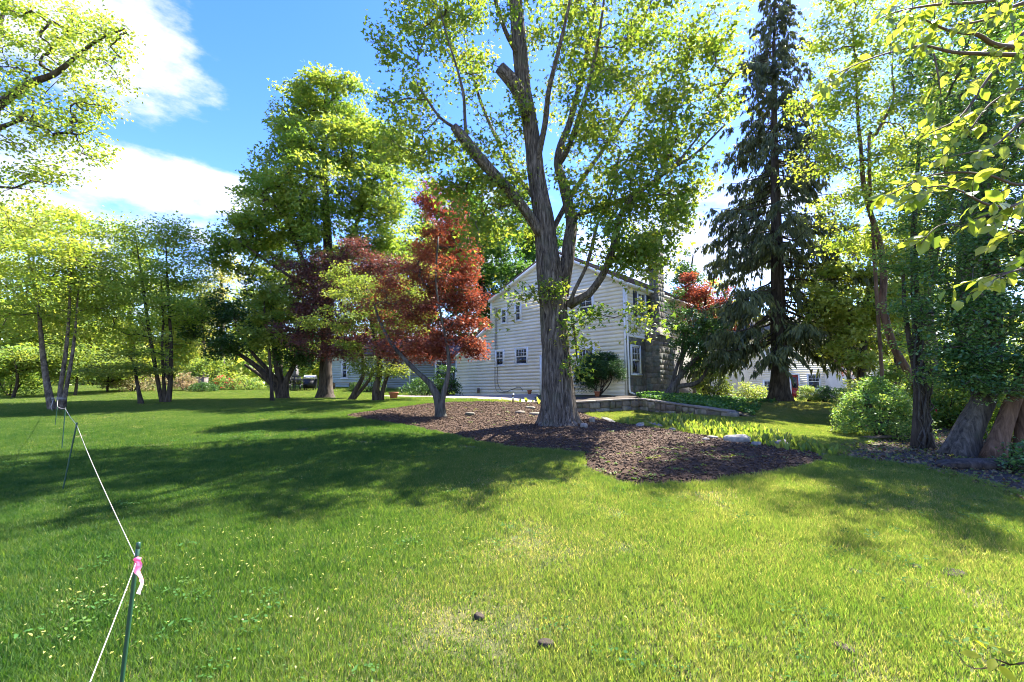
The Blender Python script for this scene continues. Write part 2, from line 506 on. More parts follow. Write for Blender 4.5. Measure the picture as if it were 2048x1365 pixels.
def nrm(a): return a / np.maximum(np.linalg.norm(a, axis=-1, keepdims=True), 1e-9)


def leaf_arrays(pos, axis, normal, size, shape):
    tv, tf = LEAF[shape]
    axis = nrm(axis); normal = nrm(normal - axis * (normal * axis).sum(-1, keepdims=True)); side = np.cross(axis, normal)
    V = pos[:, None] + size[:, None, None] * (tv[None, :, 0, None] * side[:, None] + tv[None, :, 1, None] * axis[:, None] + tv[None, :, 2, None] * normal[:, None])
    k = len(tv); f = tf[None] + (np.arange(len(pos)) * k)[:, None, None]
    return V.reshape(-1, 3), f.reshape(-1, 3), k


def foliage(name, pos, axis, normal, size, shape, tint, mat, parent):
    V, f, k = leaf_arrays(pos, axis, normal, size, shape)
    me = mesh_np(name, V, [f], mat, {"tint": np.repeat(tint, k)})
    return link(name, me, parent)


def grow(skel, targets, R, r_tip=0.008, lift=0.12, wob=0.10, step=0.35, segs=4, bias=0.35):
    """connects every target to the nearest earlier branch; returns polylines with radii (pipe model)"""
    nodes, nrad = [], []
    for pts, rad in skel:
        p, r = resample(pts, rad, step); nodes.append(p); nrad.append(r)
    nodes = np.concatenate(nodes); nrad = np.concatenate(nrad); n0 = len(nodes)
    cap = n0 + len(targets) * segs
    ND = np.empty((cap, 3)); ND[:n0] = nodes; owner = np.full(cap, -1); n = n0
    d0 = np.array([((nodes - t) ** 2).sum(1).min() for t in targets]); order = np.argsort(d0)
    paths, par, att = [], [], []
    for bi, ti in enumerate(order):
        c = targets[ti]; dv = c - ND[:n]; d = np.linalg.norm(dv, axis=1)
        cost = d * (1 + bias * np.clip(-dv[:, 2] / np.maximum(d, 1e-6), 0, 1)) + np.where(owner[:n] < 0, 0, .02)
        k = int(np.argmin(cost)); p0 = ND[k]; ln = d[k]
        t = np.linspace(0, 1, segs + 1)[:, None]
        bend = np.sin(np.pi * t) * (np.array([0, 0, lift * ln]) + R.normal(size=3) * wob * ln)
        pts = p0 * (1 - t) + c * t + bend
        if segs > 2: pts[1:-1] += R.normal(size=(segs - 1, 3)) * 0.03 * ln
        paths.append(pts); par.append(owner[k]); att.append(nrad[k] if k < n0 else -1.0)
        ND[n:n + segs] = pts[1:]; owner[n:n + segs] = bi; n += segs
    w = np.ones(len(paths))
    for i in range(len(paths) - 1, -1, -1):
        if par[i] >= 0: w[par[i]] += w[i]
    out = []
    for i, p in enumerate(paths):
        r0 = r_tip * math.sqrt(w[i]) * 1.15
        if att[i] > 0: r0 = min(r0, att[i] * .75)
        out.append((p, np.linspace(r0, max(r_tip * .6, r0 * .45), len(p))))
    return out, order


def blob_points(blobs, R, shell=0.45):
    """targets inside a set of ellipsoids: (centre, radii, count)"""
    out = []
    for c, r, n in blobs:
        v = nrm(R.normal(size=(n, 3))); u = R.random(n) ** (1 / 3.0); u = np.where(R.random(n) < shell, .75 + .25 * u, u)
        out.append(np.asarray(c) + v * u[:, None] * np.asarray(r))
    return np.concatenate(out)


def lumps(c, r, k, R, size=0.5, per=12, zmin=-1.0):
    """an uneven crown: K ellipsoids around the shell of a large one, plus its core"""
    c = np.asarray(c, float); r = np.asarray(r, float); out = [(c, r * .6, per)]
    for _ in range(k):
        v = nrm(R.normal(size=3)); v[2] = max(v[2], zmin)
        out.append((c + v * r * R.uniform(.5, .8), r * size * R.uniform(.6, 1.15), per))
    return out


def limb_disp(th, s, r):
    n = fbm(np.stack([np.cos(th) * 3, np.sin(th) * 3, s * 1.2], -1), 3)
    return r * .35 * (n - .5)


def tree(name, label, cat, group, base, trunks, limbs, targets, mats, leaf, seed, r_tip=.008, lift=.12, wob=.1, bias=.35,
         twig_sides=4, segs=4, trunk_sides=14, trunk_step=.18, disp=None, along=.6, crown="crown"):
    """a tree: Empty > trunk(s), limb(s), branches, crown.  leaf: dict(n per target, size, spread (x,y,z), shape, up, droop, tone)"""
    R = rng_(seed); base = np.asarray(base, float)
    root = thing(name, label, cat, group, base)
    bark, leafm = mats
    off = lambda p: np.asarray(p, float) - base
    for nm, arr in (("trunk", trunks), ("limb", limbs)):
        for pts, rad in arr:
            p, r = resample(off(pts), rad, trunk_step if nm == "trunk" else .2)
            m = MB(); m.tube(p, r, trunk_sides if nm == "trunk" else max(6, trunk_sides // 2), disp=disp if nm == "trunk" else (limb_disp if disp is not None else None))
            m.build(nm, bark, root, smooth=True)
    skel = [(off(p), r) for p, r in list(trunks) + list(limbs)]
    tg = targets - base
    paths, order = grow(skel, tg, R, r_tip, lift, wob, segs=segs, bias=bias)
    m = MB()
    for p, r in paths: m.tube(p, r, twig_sides, cap=False)
    m.build("branches", bark, root, smooth=True)
    n = leaf["n"]; K = len(paths); pts = np.array([p for p, _ in paths])            # K, segs+1, 3
    tw = 1 - along * R.random((K, n)) ** 1.3
    seg = np.clip(tw * segs, 0, segs - 1e-6); i = seg.astype(int); f = (seg - i)[..., None]
    kk = np.arange(K)[:, None]
    q = pts[kk, i] * (1 - f) + pts[kk, i + 1] * f
    sp = np.array(leaf["spread"]); q = q + np.clip(R.normal(size=q.shape), -1.35, 1.35) * sp * (0.4 + .6 * tw[..., None])
    q = q.reshape(-1, 3); N = len(q)
    dirp = np.repeat(nrm(pts[:, -1] - pts[:, 0])[:, None], n, 1).reshape(-1, 3)
    ax = nrm(R.normal(size=(N, 3)) * np.array([1, 1, .5]) + dirp * .6) + np.array([0, 0, -leaf.get("droop", .3)])
    no = R.normal(size=(N, 3)) * leaf.get("tumble", .55) + np.array([0, 0, 1.0])
    size = leaf["size"] * R.uniform(.55, 1.25, N)
    ct = np.repeat(R.random(K)[:, None], n, 1).reshape(-1)
    tint = np.clip(.5 * ct + .5 * R.random(N) + leaf.get("tone", 0), 0, 1)
    foliage(crown, q, ax, no, size, leaf["shape"], tint, leafm, root)
    return root


def px_path(Y, pts):
    """polyline with radii from (px, py, width_px[, dY])"""
    p, r = [], []
    for a in pts:
        y = Y + (a[3] if len(a) > 3 else 0)
        p.append(P(a[0], a[1], y)); r.append(a[2] / 2 * y / F)
    return np.array(p), np.array(r)


def px_blob(px, py, Y, rx, ry, rd, n):
    return (P(px, py, Y), (rx * Y / F, rd, ry * Y / F), n)


# ------------------------------------------------------------------ scatter (only for what nobody could count)
def eulers(yaw, hx, hy):
    """rotation about the vertical, then tilted to the slope"""
    n = nrm(np.stack([-hx, -hy, np.ones_like(hx)], 1))
    xa = np.stack([np.cos(yaw), np.sin(yaw), np.zeros_like(yaw)], 1); xa = nrm(xa - n * (xa * n).sum(1, keepdims=True)); ya = np.cross(n, xa)
    # matrix columns xa, ya, n
    sy = -xa[:, 2]
    return np.stack([np.arctan2(ya[:, 2], n[:, 2]), np.arcsin(np.clip(sy, -1, 1)), np.arctan2(xa[:, 1], xa[:, 0])], 1)


def slope(x, y, f=None, e=.25):
    f = f or H
    return (f(x + e, y) - f(x - e, y)) / (2 * e), (f(x, y + e) - f(x, y - e)) / (2 * e)


def scatter(name, pts, eul, scl, var, meshes, label, cat):
    src = bpy.data.collections.new(name + "_source")
    for i, me in enumerate(meshes):
        src.objects.link(bpy.data.objects.new("%s_piece_%02d" % (name, i), me))
    me = bpy.data.meshes.new(name); me.vertices.add(len(pts)); me.vertices.foreach_set("co", np.ascontiguousarray(pts, np.float32).ravel())
    a = me.attributes.new("rot", 'FLOAT_VECTOR', 'POINT'); a.data.foreach_set("vector", np.ascontiguousarray(eul, np.float32).ravel())
    a = me.attributes.new("scl", 'FLOAT_VECTOR', 'POINT'); a.data.foreach_set("vector", np.ascontiguousarray(scl, np.float32).ravel())
    a = me.attributes.new("var", 'INT', 'POINT'); a.data.foreach_set("value", np.ascontiguousarray(var, np.int32))
    for mt in {m.materials[0].name: m.materials[0] for m in meshes}.values(): me.materials.append(mt)
    o = link(name, me); tag(o, label, cat, kind="stuff")
    ng = bpy.data.node_groups.new(name, 'GeometryNodeTree')
    ng.interface.new_socket("Geometry", in_out='INPUT', socket_type='NodeSocketGeometry')
    ng.interface.new_socket("Geometry", in_out='OUTPUT', socket_type='NodeSocketGeometry')
    N, L = ng.nodes.new, ng.links.new
    gi, go = N("NodeGroupInput"), N("NodeGroupOutput")
    iop = N("GeometryNodeInstanceOnPoints"); ci = N("GeometryNodeCollectionInfo")
    ci.inputs["Collection"].default_value = src
    ci.inputs["Separate Children"].default_value = True; ci.inputs["Reset Children"].default_value = True
    def attr(nm, dt):
        n = N("GeometryNodeInputNamedAttribute"); n.data_type = dt; n.inputs["Name"].default_value = nm; return n.outputs["Attribute"]
    L(gi.outputs[0], iop.inputs["Points"]); L(ci.outputs[0], iop.inputs["Instance"])
    iop.inputs["Pick Instance"].default_value = True
    L(attr("var", 'INT'), iop.inputs["Instance Index"])
    L(attr("rot", 'FLOAT_VECTOR'), iop.inputs["Rotation"])
    L(attr("scl", 'FLOAT_VECTOR'), iop.inputs["Scale"])
    L(iop.outputs[0], go.inputs[0])
    md = o.modifiers.new("scatter", 'NODES'); md.node_group = ng
    return o

# ------------------------------------------------------------------ materials in use
M_soil = noisy("lawn_soil", (.024, .03, .009), (.055, .07, .016), 9, .95, .6, .02, big=(1.1, (.11, .10, .035)), coords="Object")
M_mulch = noisy("mulch", (.026, .012, .004), (.070, .034, .013), 26, .95, 1.0, .03, c3=(.10, .064, .038), coords="Object")
M_chip = per_object("mulch_chip", [(.024, .011, .004), (.055, .026, .010), (.090, .048, .020), (.14, .09, .05)], .9, 30, .4, .004)
M_dirt = noisy("dirt", (.025, .017, .011), (.07, .052, .034), 12, .95, .8, .03, c3=(.13, .10, .07))
M_patio = noisy("patio_stone", (.20, .16, .135), (.30, .25, .215), 7, .85, .3, .01)
M_siding = noisy("white_siding", (.82, .76, .63), (.87, .81, .69), 1.3, .55, .12, .004, stretch=(1, 1, 3), big=(.9, (.72, .67, .56)))
M_trim = noisy("white_trim", (.74, .75, .73), (.82, .82, .80), 4, .45, .06, .003)
M_sage = noisy("sage_siding", (.42, .47, .41), (.52, .57, .50), 1.2, .6, .12, .004, stretch=(1, 1, 3))
M_sage_shaded = noisy("sage_siding_shaded", (.22, .25, .24), (.30, .33, .31), 1.2, .6, .12, .004, stretch=(1, 1, 3))  # the sage siding again, darkened so its colour carries the shade
M_glass = noisy("window_glass", (.012, .014, .016), (.03, .034, .036), 2.0, .04, 0, spec=.7)
M_dark = plain("dark_metal", (.02, .02, .022), .45, .3)
M_shutter = plain("dark_shutter", (.028, .032, .045), .5)
M_roof = noisy("brown_shingle", (.075, .05, .045), (.15, .105, .095), 12, .9, .5, .01)
M_mortar = noisy("mortar", (.10, .095, .085), (.19, .18, .16), 14, .95, .6, .01)
M_stone = per_object("house_stone", [(.10, .095, .08), (.17, .15, .12), (.22, .20, .17), (.13, .15, .13), (.26, .21, .16)], .85, 7, .6, .02, moss=(.07, .085, .06))
M_wallstone = per_object("wall_stone", [(.09, .075, .06), (.16, .13, .10), (.25, .22, .18), (.13, .10, .08), (.20, .19, .16)], .9, 8, .7, .02, moss=(.08, .09, .045))
M_rock = per_object("pale_rock", [(.17, .155, .13), (.22, .20, .17), (.27, .25, .21)], .9, 9, .7, .02)
M_cap = noisy("cap_stone", (.13, .11, .09), (.22, .19, .16), 8, .9, .5, .01)
M_terra = plain("terracotta", (.36, .13, .07), .8, vary=.25)
M_stake = plain("green_stake", (.012, .055, .028), .45)
M_rope = plain("white_cord", (.36, .33, .28), .85)
M_pink = leaf_mat("pink_tape", [(.55, .13, .25), (.60, .27, .38), (.62, .46, .48)], (1, 1, 1), .4)
M_wire = plain("grey_cable", (.12, .11, .10), .6)
M_red = plain("red_door", (.30, .035, .03), .35)
M_steel = plain("brushed_steel", (.55, .55, .55), .3, 1.0)
M_cloth = plain("grey_cloth", (.24, .22, .21), .9)
M_wood = noisy("weathered_wood", (.10, .075, .055), (.22, .17, .13), 9, .9, .5, .01, stretch=(1, 6, 1))

M_bark_maple = bark_mat("maple_bark", (.018, .014, .011), (.105, .086, .068), (.25, .215, .175), .8, 22, 1.0, .05, lichen=(.085, .09, .06))
M_bark_limb = bark_mat("limb_bark", (.04, .033, .026), (.12, .10, .08), (.24, .21, .17), 1.0, 9, .7, .02, lichen=(.12, .14, .085))
M_bark_dark = bark_mat("dark_bark", (.022, .017, .013), (.055, .043, .033), (.11, .09, .072), 1.0, 9, .8, .02)
M_bark_brown = bark_mat("brown_bark", (.045, .026, .016), (.12, .072, .045), (.21, .135, .09), 1.0, 8, .8, .02)
M_bark_grey = bark_mat("grey_bark", (.03, .026, .022), (.075, .067, .056), (.14, .125, .105), .8, 14, .8, .02, lichen=(.065, .08, .055))
M_bark_birch = bark_mat("birch_bark", (.04, .03, .022), (.115, .09, .068), (.24, .20, .155), 3.0, 9, .7, .02)
M_twig = plain("twig_bark", (.10, .065, .045), .8, vary=.3)

L_big = leaf_mat("maple_leaf", [(.030, .066, .014), (.052, .095, .018), (.082, .115, .024), (.125, .135, .032)], (2.3, 1.9, .75), .50)
L_norway = leaf_mat("norway_leaf", [(.045, .090, .018), (.075, .125, .024), (.110, .145, .030), (.150, .165, .042)], (2.0, 1.8, .75), .42)
L_birch = leaf_mat("birch_leaf", [(.066, .122, .022), (.100, .152, .029), (.136, .170, .038), (.165, .18, .046)], (2.1, 1.8, .7), .48)
L_bg = leaf_mat("wood_leaf", [(.050, .095, .022), (.080, .125, .028), (.12, .145, .035), (.155, .165, .045)], (2.2, 1.9, .8), .45)
L_bgpale = leaf_mat("pale_wood_leaf", [(.12, .15, .04), (.20, .20, .06), (.28, .26, .09)], (2.0, 1.8, 1.0), .45)
L_deep = leaf_mat("deep_green_leaf", [(.016, .045, .011), (.028, .066, .015), (.048, .09, .02)], (2.1, 1.9, .8), .38)
L_dark = leaf_mat("dark_leaf", [(.012, .030, .010), (.022, .050, .014), (.036, .075, .018)], (2, 1.9, .8), .25, rough=.35)
L_holly = leaf_mat("glossy_leaf", [(.014, .040, .012), (.026, .065, .018), (.050, .10, .026), (.12, .16, .05)], (2.2, 2, .8), .30, rough=.30, spec=.5)
L_spruce = leaf_mat("spruce_needle", [(.028, .036, .016), (.046, .056, .024), (.072, .082, .034)], (1.6, 1.6, 1), .15, rough=.6)
L_red = leaf_mat("red_leaf", [(.048, .020, .015), (.084, .031, .020), (.118, .047, .026), (.105, .062, .026)], (2.0, 1.1, .8), .40)
L_purple = leaf_mat("purple_leaf", [(.030, .017, .016), (.048, .024, .021), (.070, .032, .026), (.095, .045, .03)], (1.9, 1.2, 1.0), .32)
L_dogwood = leaf_mat("yellow_green_leaf", [(.055, .095, .020), (.088, .122, .027), (.125, .142, .036)], (2.1, 1.8, .8), .42)
L_yew = leaf_mat("yew_leaf", [(.010, .028, .010), (.018, .046, .013), (.030, .066, .017)], (2, 1.9, .8), .15, rough=.5)
L_bush = leaf_mat("bush_leaf", [(.03, .08, .025), (.055, .115, .03), (.10, .15, .04), (.17, .19, .06)], (2.1, 1.9, .8), .35)
L_pieris = leaf_mat("pinkish_bush_leaf", [(.05, .075, .025), (.10, .11, .045), (.16, .125, .075), (.20, .16, .10)], (1.8, 1.5, 1.0), .3)
L_redflower = leaf_mat("red_flower", [(.35, .02, .03), (.5, .04, .05)], (1.5, 1, 1), .3)
L_near = leaf_mat("near_leaf", [(.065, .11, .018), (.105, .145, .026), (.15, .17, .035)], (2.2, 1.9, .7), .55, attr="random", rough=.28, spec=.6, veins=True)
L_near_s = leaf_mat("near_leaf_small", [(.065, .11, .018), (.105, .145, .026), (.15, .17, .035)], (2.0, 1.75, .7), .55, rough=.28, spec=.6)
L_shoot = leaf_mat("shoot_leaf", [(.055, .095, .02), (.09, .125, .028), (.125, .145, .045)], (2.0, 1.8, .7), .45, attr="random")
L_weed = leaf_mat("weed_leaf", [(.035, .065, .016), (.065, .090, .024), (.10, .11, .035)], (1.8, 1.7, .8), .35, attr="random")
L_litter = leaf_mat("dead_leaf", [(.03, .02, .012), (.065, .045, .026), (.12, .09, .055), (.05, .065, .022)], (1.2, 1, .8), .2, attr="random", rough=.7)
L_clover = leaf_mat("clover_leaf", [(.02, .055, .014), (.03, .075, .018), (.055, .095, .025)], (2, 1.9, .9), .35, attr="random", rough=.75, spec=.08)
L_petal = leaf_mat("fallen_blossom", [(.17, .18, .045), (.24, .24, .07), (.30, .28, .12)], (1.2, 1.2, .9), .3, attr="random", rough=.7)
L_ivy = leaf_mat("ivy_leaf", [(.02, .055, .016), (.035, .085, .02), (.07, .12, .03)], (2, 1.9, .8), .3, attr="random")


def grass_material():
    m, nt, b, out = mat_nodes("grass_blade")
    N, L = nt.nodes.new, nt.links.new
    geo = N("ShaderNodeNewGeometry")
    def noise(scale, det=3):
        n = N("ShaderNodeTexNoise"); n.inputs["Scale"].default_value = scale; n.inputs["Detail"].default_value = det; n.inputs["Roughness"].default_value = .6
        L(geo.outputs["Position"], n.inputs["Vector"]); return n.outputs["Fac"]
    at = N("ShaderNodeAttribute"); at.attribute_name = "tint"
    sep = N("ShaderNodeSeparateXYZ"); L(geo.outputs["Position"], sep.inputs[0])
    # the lawn is fresher green on the left, thin and yellow on the right in front
    gx = N("ShaderNodeMapRange"); gx.inputs["From Min"].default_value = -2.6; gx.inputs["From Max"].default_value = .2; gx.inputs["To Min"].default_value = -.20; gx.inputs["To Max"].default_value = .12
    L(sep.outputs[0], gx.inputs["Value"])
    def add(a, b_, op='ADD'):
        n = N("ShaderNodeMath"); n.operation = op
        for i, v in enumerate((a, b_)):
            if isinstance(v, (int, float)): n.inputs[i].default_value = v
            else: L(v, n.inputs[i])
        return n.outputs[0]
    s = add(add(add(add(noise(.45), .45, 'MULTIPLY'), add(noise(2.6, 4), .55, 'MULTIPLY')), add(noise(11, 3), .30, 'MULTIPLY')), add(at.outputs["Fac"], .34, 'MULTIPLY'))
    gy = N("ShaderNodeMapRange"); gy.inputs["From Min"].default_value = 11; gy.inputs["From Max"].default_value = 22; gy.inputs["To Max"].default_value = .26; L(sep.outputs[1], gy.inputs["Value"])
    s = add(add(add(s, gx.outputs[0]), gy.outputs[0]), -.33)
    r = N("ShaderNodeValToRGB"); e = r.color_ramp.elements
    e[0].position = .12; e[0].color = rgba((.028, .085, .016)); e[1].position = .95; e[1].color = rgba((.32, .29, .15))
    for p, c in ((.34, (.070, .136, .030)), (.55, (.112, .172, .044)), (.76, (.162, .198, .064))):
        k = e.new(p); k.color = rgba(c)
    L(s, r.inputs[0]); L(r.outputs[0], b.inputs["Base Color"])
    b.inputs["Roughness"].default_value = .5; b.inputs["Specular IOR Level"].default_value = .25
    t = N("ShaderNodeBsdfTranslucent"); tm = N("ShaderNodeMix"); tm.data_type = 'RGBA'; tm.blend_type = 'MULTIPLY'; tm.inputs["Factor"].default_value = 1
    L(r.outputs[0], tm.inputs[6]); tm.inputs[7].default_value = (1.75, 1.72, .62, 1); L(tm.outputs[2], t.inputs["Color"])
    mx = N("ShaderNodeMixShader"); mx.inputs[0].default_value = .54
    L(b.outputs[0], mx.inputs[1]); L(t.outputs[0], mx.inputs[2]); L(mx.outputs[0], out.inputs["Surface"])
    return m
M_grass = grass_material()

# ------------------------------------------------------------------ ground
def spaced(lo, f0, f1, hi, fine):
    a = np.arange(f0, f1 + 1e-6, fine)
    g = lambda d, n: d * (np.linspace(0, 1, n + 1)[1:] ** 2.2)
    return np.concatenate([(f0 - g(f0 - lo, 26))[::-1], a, f1 + g(hi - f1, 30)])

gxs = spaced(-500, -16, 15, 500, .22); gys = spaced(-60, -3, 26, 700, .22)
X, Y = np.meshgrid(gxs, gys)
Z = H(X, Y) + (fbm(np.stack([X * .8, Y * .8, X * 0], -1), 3) - .5) * .05 * np.clip(1 - np.hypot(X, Y - 10) / 60, 0, 1)
ny_, nx_ = X.shape
idx = np.arange(nx_ * ny_).reshape(ny_, nx_)
quads = np.stack([idx[:-1, :-1], idx[:-1, 1:], idx[1:, 1:], idx[1:, :-1]], -1).reshape(-1, 4)
g = link("lawn_ground", mesh_np("lawn_ground", np.stack([X, Y, Z], -1).reshape(-1, 3), [quads], M_soil, smooth=True))
tag(g, "sloping lawn of yellow green and deep green turf around the mulch bed", "lawn", kind="structure")


def sheet(name, poly, step, zf, mat, label, cat, kind="structure", pad=.25):
    poly = np.asarray(poly); lo = poly[:, :2].min(0) - .4; hi = poly[:, :2].max(0) + .4
    X, Y = np.meshgrid(np.arange(lo[0], hi[0], step), np.arange(lo[1], hi[1], step))
    d = sdist(poly, X, Y); Z = zf(X, Y, d)
    ny, nx = X.shape; idx = np.arange(nx * ny).reshape(ny, nx); ok = d > -pad
    q = np.stack([idx[:-1, :-1], idx[:-1, 1:], idx[1:, 1:], idx[1:, :-1]], -1).reshape(-1, 4)
    q = q[ok.ravel()[q].all(1)]
    use = np.unique(q); re = np.full(nx * ny, -1); re[use] = np.arange(len(use))
    me = mesh_np(name, np.stack([X, Y, Z], -1).reshape(-1, 3)[use], [re[q]], mat, smooth=True)
    return tag(link(name, me), label, cat, kind=kind)


def sstep(a, b, x):
    t = np.clip((x - a) / (b - a), 0, 1); return t * t * (3 - 2 * t)

px_mulch = [(682, 832), (740, 843), (820, 856), (900, 873), (960, 888), (1020, 898), (1100, 904), (1160, 909), (1163, 932), (1190, 954), (1240, 971), (1300, 978),
            (1400, 972), (1480, 962), (1560, 948), (1620, 939), (1664, 922), (1640, 908), (1560, 897), (1480, 882), (1400, 870), (1330, 860), (1255, 850),
            (1200, 838), (1168, 826), (1140, 812), (1090, 806), (1000, 805), (900, 806), (850, 809), (780, 818), (720, 826)]
MULCH = np.array([ground(*p)[:2] for p in px_mulch])
def mulch_z(x, y, d=None):
    if d is None: d = sdist(MULCH, x, y)
    n = fbm(np.stack([x * 1.3, y * 1.3, x * 0 + 3], -1), 3) - .5; n2 = fbm(np.stack([x * 9, y * 9, x * 0 + 8], -1), 3) - .5
    return H(x, y) - .05 + .10 * sstep(-.12, .35, d) + .05 * sstep(.2, 1.6, d) + n * .10 * sstep(0, .6, d) + n2 * .05
sheet("mulch_bed", MULCH, .07, mulch_z, M_mulch, "dark brown mulch bed sweeping round the big maple trunk", "mulch bed")

# retained terrace beside the house, in front of it the low stone wall
W0, W1, W2 = (P(1150, 804, 17.6), P(1278, 797, 18.2), P(1457, 822, 14.6))
HC = P(1255, 790, 22.0)                                            # the house corner nearest the lawn
HU = np.array([-.726, .687, 0]); HV = np.array([.687, .726, 0])    # along the gable wall, along the stone wall
def hp(s, t, z): return HC + HU * s + HV * t + np.array([0, 0, z])
TERR = np.array([W0[:2], W1[:2], W2[:2], (8.4, 15.6), (9.2, 18.5), (11.5, 22), hp(0, 8, 0)[:2], hp(0, -.0, 0)[:2], hp(5.4, 0, 0)[:2], hp(5.6, -3, 0)[:2], (0.6, 18.9)])
def _h(x, y): return float(H(np.array([x]), np.array([y]))[0])
tctrl = [(W0[0], W0[1], W0[2] - .06), (W1[0], W1[1], W1[2] - .06), (W2[0], W2[1], W2[2] - .07), (HC[0], HC[1], 1.46), (*hp(3, -.1, 0)[:2], 1.44), (*hp(0, 4, 0)[:2], 1.5), (*hp(0, 8, 0)[:2], 1.5),
         (8.4, 15.6, _h(8.4, 15.6) - .05), (9.2, 18.5, _h(9.2, 18.5) - .04), (11.5, 22, _h(11.5, 22) - .02), (*hp(5.4, 0, 0)[:2], 1.40), (*hp(5.6, -3, 0)[:2], 1.36), (.6, 18.9, 1.20), (6.5, 18.5, 1.32)]
_terr = RBF(np.array(tctrl), .05)
def TZ(x, y): return np.maximum(_terr(x, y), H(x, y) - .05)
sheet("terrace_soil", TERR, .16, lambda x, y, d: TZ(x, y) + (fbm(np.stack([x * 4, y * 4, x * 0], -1), 3) - .5) * .05, M_dirt, "bare soil terrace held behind the low stone wall", "soil", pad=.0)

PATIO = np.array([hp(5.2, -.45, 0)[:2], hp(12.6, -.45, 0)[:2], hp(12.6, -5.5, 0)[:2], (-2.6, 19.6), (0.9, 19.0)])
sheet("patio", PATIO, .2, lambda x, y, d: H(x, y) + .045 - .10 * (d < -.05), M_patio, "pale stone patio strip along the foot of the white house", "patio", pad=.21)

px_dirt = [(1672, 916), (1750, 926), (1850, 938), (1950, 962), (2048, 996), (2300, 1075), (2500, 1000), (2400, 868), (2048, 850), (1950, 852), (1860, 858), (1770, 872), (1715, 892)]
DIRT = np.array([ground(*p)[:2] for p in px_dirt])
def dirt_z(x, y, d): return H(x, y) - .04 + .06 * sstep(-.1, .3, d) + (fbm(np.stack([x * 5, y * 5, x * 0], -1), 3) - .5) * .06
sheet("woodland_soil", DIRT, .12, dirt_z, M_dirt, "bare soil with dead leaves under the twisted trunks", "soil")

# ------------------------------------------------------------------ lawn grass
def blade_patch(seed, n, r, h, w, straw=0.0, lean=.5):
    R = rng_(seed)
    a = R.random(n) * 2 * np.pi; q = np.sqrt(R.random(n)) * r
    p = np.stack([q * np.cos(a), q * np.sin(a), np.full(n, -.006)], 1)
    yaw = R.random(n) * 2 * np.pi; hh = h * R.uniform(.45, 1.25, n); ww = w * R.uniform(.6, 1.2, n)
    ld = R.random(n) * 2 * np.pi; ln = hh * lean * R.random(n) ** .7 * 1.5
    s = np.stack([np.cos(yaw), np.sin(yaw), np.zeros(n)], 1) * ww[:, None] / 2; le = np.stack([np.cos(ld), np.sin(ld), np.zeros(n)], 1) * ln[:, None]
    up = np.array([0, 0, 1.0])
    mid = p + le * .35 + up * hh[:, None] * .6; tip = p + le + up * hh[:, None]
    V = np.stack([p - s, p + s, mid + s * .8, mid - s * .8, tip], 1).reshape(-1, 3)
    b = (np.arange(n) * 5)[:, None]
    tint = np.clip(R.normal(.5, .32, n), -.2, 1.2); tint = np.where(R.random(n) < straw, 1.9, tint)
    return mesh_np("grass_patch", V, [b + np.array([0, 1, 2, 3]), b + np.array([3, 2, 4])], M_grass, {"tint": np.repeat(tint, 5)})

PR = .36
patches = [blade_patch(11, 1500, PR, .050, .0052, .05), blade_patch(12, 1500, PR, .058, .0052, .03), blade_patch(13, 1300, PR, .046, .0055, .09),
           blade_patch(14, 1000, PR, .036, .0055, .26), blade_patch(15, 620, PR, .030, .0055, .34),
           blade_patch(16, 90, .10, .055, .0058, .05), blade_patch(17, 110, .10, .075, .0058, .02),
           blade_patch(18, 700, PR, .050, .011, .03), blade_patch(19, 700, PR, .056, .011, .05)]
HOUSEF = np.array([hp(0, 0, 0)[:2], hp(12.7, 0, 0)[:2], hp(12.7, 8, 0)[:2], hp(0, 8, 0)[:2]])


